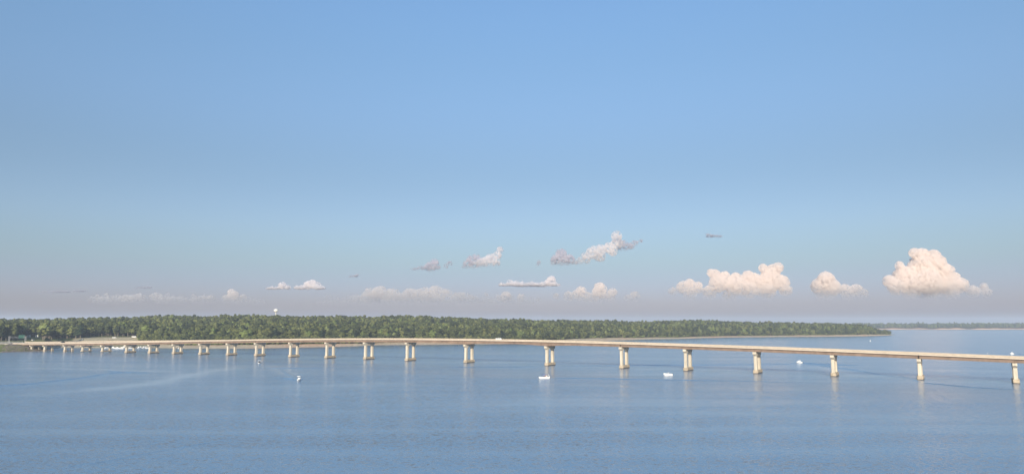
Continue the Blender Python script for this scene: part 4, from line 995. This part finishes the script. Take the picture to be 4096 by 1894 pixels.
def cloud(label, blobs, D, dens, fade=(0, 0), seed=1, puff=1.0, vox=None, col=(.980, .943, .922), flat=1.0, ncut=.5, soft=2.0):
    """blobs: (px, py, radius px, radius scale in height) in the photograph, standing at distance D"""
    r = np.random.RandomState(seed); Vs = []; Fs = []; n = 0; S = D / F
    c0 = at_depth(np.mean([b[0] for b in blobs]), np.mean([b[1] for b in blobs]), D)
    def sph(c, rad, zs, big):
        nonlocal n
        V, Fc = ICO2 if big else ICO1
        Vs.append(V * np.array([rad, rad, rad * zs]) + c); Fs.append(Fc + n); n += len(V)
    for b in blobs:
        p = at_depth(b[0], b[1], D) - c0; rad = b[2] * S; zs = b[3] if len(b) > 3 else 1.0
        c = np.array([p.x, p.y + r.uniform(-.5, .5) * rad, p.z]); sph(c, rad * 1.06, zs, True)
        if puff > 0:
            for _ in range(20):
                d = r.randn(3); d /= np.linalg.norm(d); 
                if d[2] < -.3: d[2] *= -.5
                rr_ = rad * r.uniform(.14, .38) * puff; cc = c + d * np.array([rad, rad, rad * zs]) * .80; sph(cc, rr_, min(1, zs * 1.4), False)
                for _ in range(5):
                    e_ = r.randn(3); e_ /= np.linalg.norm(e_); sph(cc + e_ * rr_ * .85, rr_ * r.uniform(.3, .5), 1, False)
    me = mesh_np('cloud', np.concatenate(Vs), np.concatenate(Fs)); o = link('cloud', me); o.location = c0
    zz = [at_depth(b[0], y, D).z for y in fade for b in blobs[:1]]  # thinning towards the base imitates haze in front of the cloud
    m = cloud_mat('cloud_vapour', dens, zz[0], zz[1], col, 1 / (11 * S), ncut)
    md = o.modifiers.new('union', 'REMESH'); md.mode = 'VOXEL'; md.voxel_size = (vox or 2.6) * S; me.materials.append(m)
    return tag(o, label, 'cloud', 'clouds over the horizon')
def basedist(row, alt=900.0): return min(30000.0, alt / ((HOR - row) / F))
CLOUDS = True
if CLOUDS:
    cloud('tallest bright cumulus tower, at right, with pink base', [(3705, 1090, 44), (3690, 1055, 36), (3765, 1112, 38), (3650, 1135, 44), (3695, 1020, 30), (3735, 1025, 28), (3660, 1012, 22), (3690, 1070, 45), (3745, 1050, 32), (3775, 1085, 32), (3630, 1110, 48), (3700, 1130, 55), (3775, 1140, 48), (3600, 1062, 18), (3555, 1125, 26), (3580, 1150, 34), (3825, 1110, 24), (3840, 1140, 32), (3640, 1165, 36), (3720, 1175, 40), (3800, 1175, 30)],
          26000, 0.055, (1232, 1070), 3, vox=1.6)
    cloud('small fading pink cloud right of the tallest tower', [(3900, 1165, 26), (3940, 1145, 16), (3945, 1170, 20)],
          28000, 0.009, (1225, 1140), 4)
    cloud('two-humped pale pink cumulus between the larger clouds at right', [(3300, 1120, 34), (3280, 1145, 34), (3325, 1150, 38), (3385, 1160, 26), (3430, 1160, 26), (3450, 1175, 22), (3300, 1180, 34), (3390, 1185, 26)],
          27000, 0.032, (1235, 1090), 5, vox=1.8)
    cloud('long bright cumulus bank with taller right end', [(3095, 1085, 30), (3050, 1072, 18), (3110, 1070, 22), (3080, 1125, 45), (3130, 1130, 32), (2990, 1110, 28), (3020, 1125, 32), (2860, 1100, 24), (2845, 1090, 16), (2900, 1105, 22), (2945, 1110, 22), (2870, 1135, 36), (2940, 1145, 40), (2990, 1160, 36), (3060, 1165, 36), (3140, 1160, 26), (2760, 1135, 22), (2730, 1150, 26), (2790, 1150, 24), (2690, 1165, 18), (2760, 1175, 28), (2840, 1170, 30), (2920, 1185, 30)],
          26000, 0.052, (1235, 1080), 6, vox=1.7)
    cloud('low pink cumulus with several humps, left of the long bank', [(2400, 1155, 26), (2395, 1175, 30), (2325, 1165, 22), (2310, 1180, 24), (2350, 1190, 24), (2450, 1170, 20), (2440, 1190, 24), (2275, 1185, 22), (2225, 1185, 14), (2380, 1200, 30), (2540, 1185, 22), (2510, 1195, 18)],
          28000, 0.022, (1240, 1130), 7)
    cloud('faint row of small pink puffs above the middle of the bridge', [(2025, 1185, 22), (2000, 1192, 14), (2085, 1188, 16), (2085, 1200, 16), (2130, 1200, 12), (2155, 1198, 12), (2030, 1205, 16)],
          28000, 0.012, (1235, 1160), 8)
    cloud('leaning lit cloud, highest of all, with grey left part', [(2465, 945, 22), (2470, 970, 24), (2440, 990, 24), (2400, 1000, 24), (2370, 1010, 26), (2345, 1030, 24), (2400, 1025, 24), (2320, 1045, 18), (2345, 1050, 16), (2300, 1052, 12), (2450, 1005, 20)],
          11000, 0.045, (1080, 1020), 9, ncut=.8, col=(.975, .955, .955))
    cloud('grey wispy cloud body left of the leaning lit cloud', [(2245, 1018, 26), (2225, 1040, 24), (2275, 1042, 26), (2250, 1050, 24), (2300, 1052, 14), (2215, 1055, 14)],
          11500, 0.050, (1080, 1030), 10, ncut=.75, col=(.85, .84, .88))  # lower albedo paints in the shadow from neighbouring clouds, likewise for other grey ones
    cloud('grey wisp trailing right of the leaning lit cloud', [(2490, 978, 22, .8), (2520, 984, 20, .7), (2540, 972, 14, .8), (2562, 962, 9, .9), (2505, 996, 16, .6), (2470, 1004, 18, .7)],
          11500, 0.040, (1020, 980), 11, ncut=.75, col=(.85, .84, .88))
    cloud('smaller leaning lit cloud with a dark flat base', [(2000, 1000, 15), (1990, 1020, 18), (1960, 1035, 22), (1935, 1050, 24), (1980, 1050, 22), (1910, 1058, 20)],
          10500, 0.045, (1082, 1040), 12, ncut=.7, col=(.97, .95, .955))
    cloud('grey ragged cloud left of the smaller leaning cloud', [(1885, 1042, 22), (1868, 1058, 18), (1905, 1028, 16), (1900, 1060, 20), (1925, 1040, 16), (1860, 1068, 16, .4)],
          10800, 0.050, (1086, 1050), 13, ncut=.75, col=(.85, .84, .88))
    cloud('dark grey puff, further left in the middle band', [(1738, 1050, 18), (1720, 1062, 20, .7), (1745, 1066, 18, .7), (1690, 1072, 22, .35), (1655, 1076, 16, .25), (1725, 1078, 24, .4)],
          10500, 0.055, (1094, 1065), 14, ncut=.75, col=(.85, .84, .88))
    cloud('tiny grey scrap between two grey clouds', [(1800, 1052, 12, .8), (1785, 1065, 10, 1.2), (1815, 1048, 8, .5)],
          10500, 0.03, (1088, 1060), 15, ncut=.75, col=(.85, .84, .88))
    cloud('tiny upright grey scrap below the leaning cloud', [(2155, 1048, 9, 1.3), (2148, 1060, 7)],
          10500, 0.025, (1085, 1060), 16, ncut=.75, col=(.85, .84, .88))
    cloud('flat grey-based cloud with one bright dome at its right end', [(2205, 1118, 18), (2200, 1128, 22, .7), (2190, 1133, 20, .4), (2120, 1138, 26, .25), (2060, 1135, 28, .3), (2040, 1126, 14, .6), (2020, 1138, 26, .22), (2080, 1139, 34, .2), (2150, 1139, 34, .2), (2215, 1138, 26, .25)],
          15500, 0.04, (1152, 1140), 17, ncut=.5, col=(.965, .945, .95))
    cloud('flat-based pale cloud with two domes above the woods', [(1250, 1135, 18), (1230, 1140, 18), (1270, 1142, 16), (1130, 1142, 16), (1150, 1148, 14, .6), (1200, 1150, 26, .25), (1280, 1152, 26, .22), (1090, 1152, 26, .18)],
          16500, 0.035, (1168, 1152), 18, ncut=.5, col=(.965, .945, .95))
    cloud('faint upright pink puff above the water tower side of the woods', [(930, 1172, 18), (940, 1185, 24), (965, 1195, 22), (905, 1195, 18), (840, 1190, 18, .6)],
          28000, 0.01, (1235, 1160), 19)
    cloud('broad faint pink bank left of the bridge middle', [(1520, 1155, 24, .5), (1480, 1160, 22, .5), (1560, 1165, 24, .5), (1740, 1158, 28, .6), (1700, 1165, 28, .6), (1780, 1170, 28, .6), (1650, 1175, 40, .5), (1840, 1185, 30, .6), (1720, 1195, 50, .5), (1500, 1180, 60, .35), (1600, 1200, 70, .4), (1720, 1215, 90, .3), (1860, 1205, 70, .35), (1450, 1210, 80, .3), (1980, 1215, 90, .25), (1330, 1215, 70, .25), (2100, 1218, 80, .22)],
          30000, 0.006, (1240, 1150), 20)
    cloud('faint pink smudge low over the left woods', [(630, 1186, 24, .7), (560, 1192, 34, .5), (500, 1195, 34, .5), (700, 1205, 60, .3), (820, 1200, 50, .35), (420, 1205, 60, .3), (1000, 1215, 70, .25)],
          30000, 0.005, (1232, 1170), 21)
    cloud('thin grey streak at far left', [(250, 1166, 40, .10), (320, 1163, 26, .14), (210, 1168, 36, .08)],
          16000, 0.02, (1176, 1162), 22, puff=.25, ncut=.6, col=(.84, .83, .87))
    cloud('small thin grey streak right of the far left one', [(570, 1150, 30, .10), (590, 1147, 16, .16)],
          16000, 0.016, (1158, 1146), 23, puff=.25, ncut=.6, col=(.84, .83, .87))
    cloud('small dark grey wisp in open sky, right of the leaning cloud', [(2850, 942, 26, .22), (2875, 946, 20, .25), (2830, 938, 14, .3)],
          11000, 0.022, (960, 940), 24, puff=.4, ncut=.85, col=(.84, .83, .87))
    cloud('thin grey wisp above the flat-based pale cloud', [(1415, 1103, 18, .25), (1430, 1098, 10, .3), (1400, 1107, 12, .2)],
          13000, 0.02, (1113, 1102), 25, puff=.4, ncut=.6, col=(.84, .83, .87))

# ------------------------------------------------------------------ haze
hz = bpy.data.materials.new('haze_air'); hz.use_nodes = True; n = hz.node_tree.nodes; n.clear()
o_ = n.new('ShaderNodeOutputMaterial'); v_ = n.new('ShaderNodeVolumePrincipled'); v_.inputs['Color'].default_value = (0.77, 0.86, 0.98, 1); v_.inputs['Density'].default_value = 0.000115; v_.inputs['Anisotropy'].default_value = 0.0
hz.node_tree.links.new(v_.outputs[0], o_.inputs['Volume'])
mb = MB(); mb.box(-9400, 9400, -9400, 9800, -6.5, 96); h_ = mb.build('haze', hz); tag(h_, 'pale haze over the lake', kind='stuff')
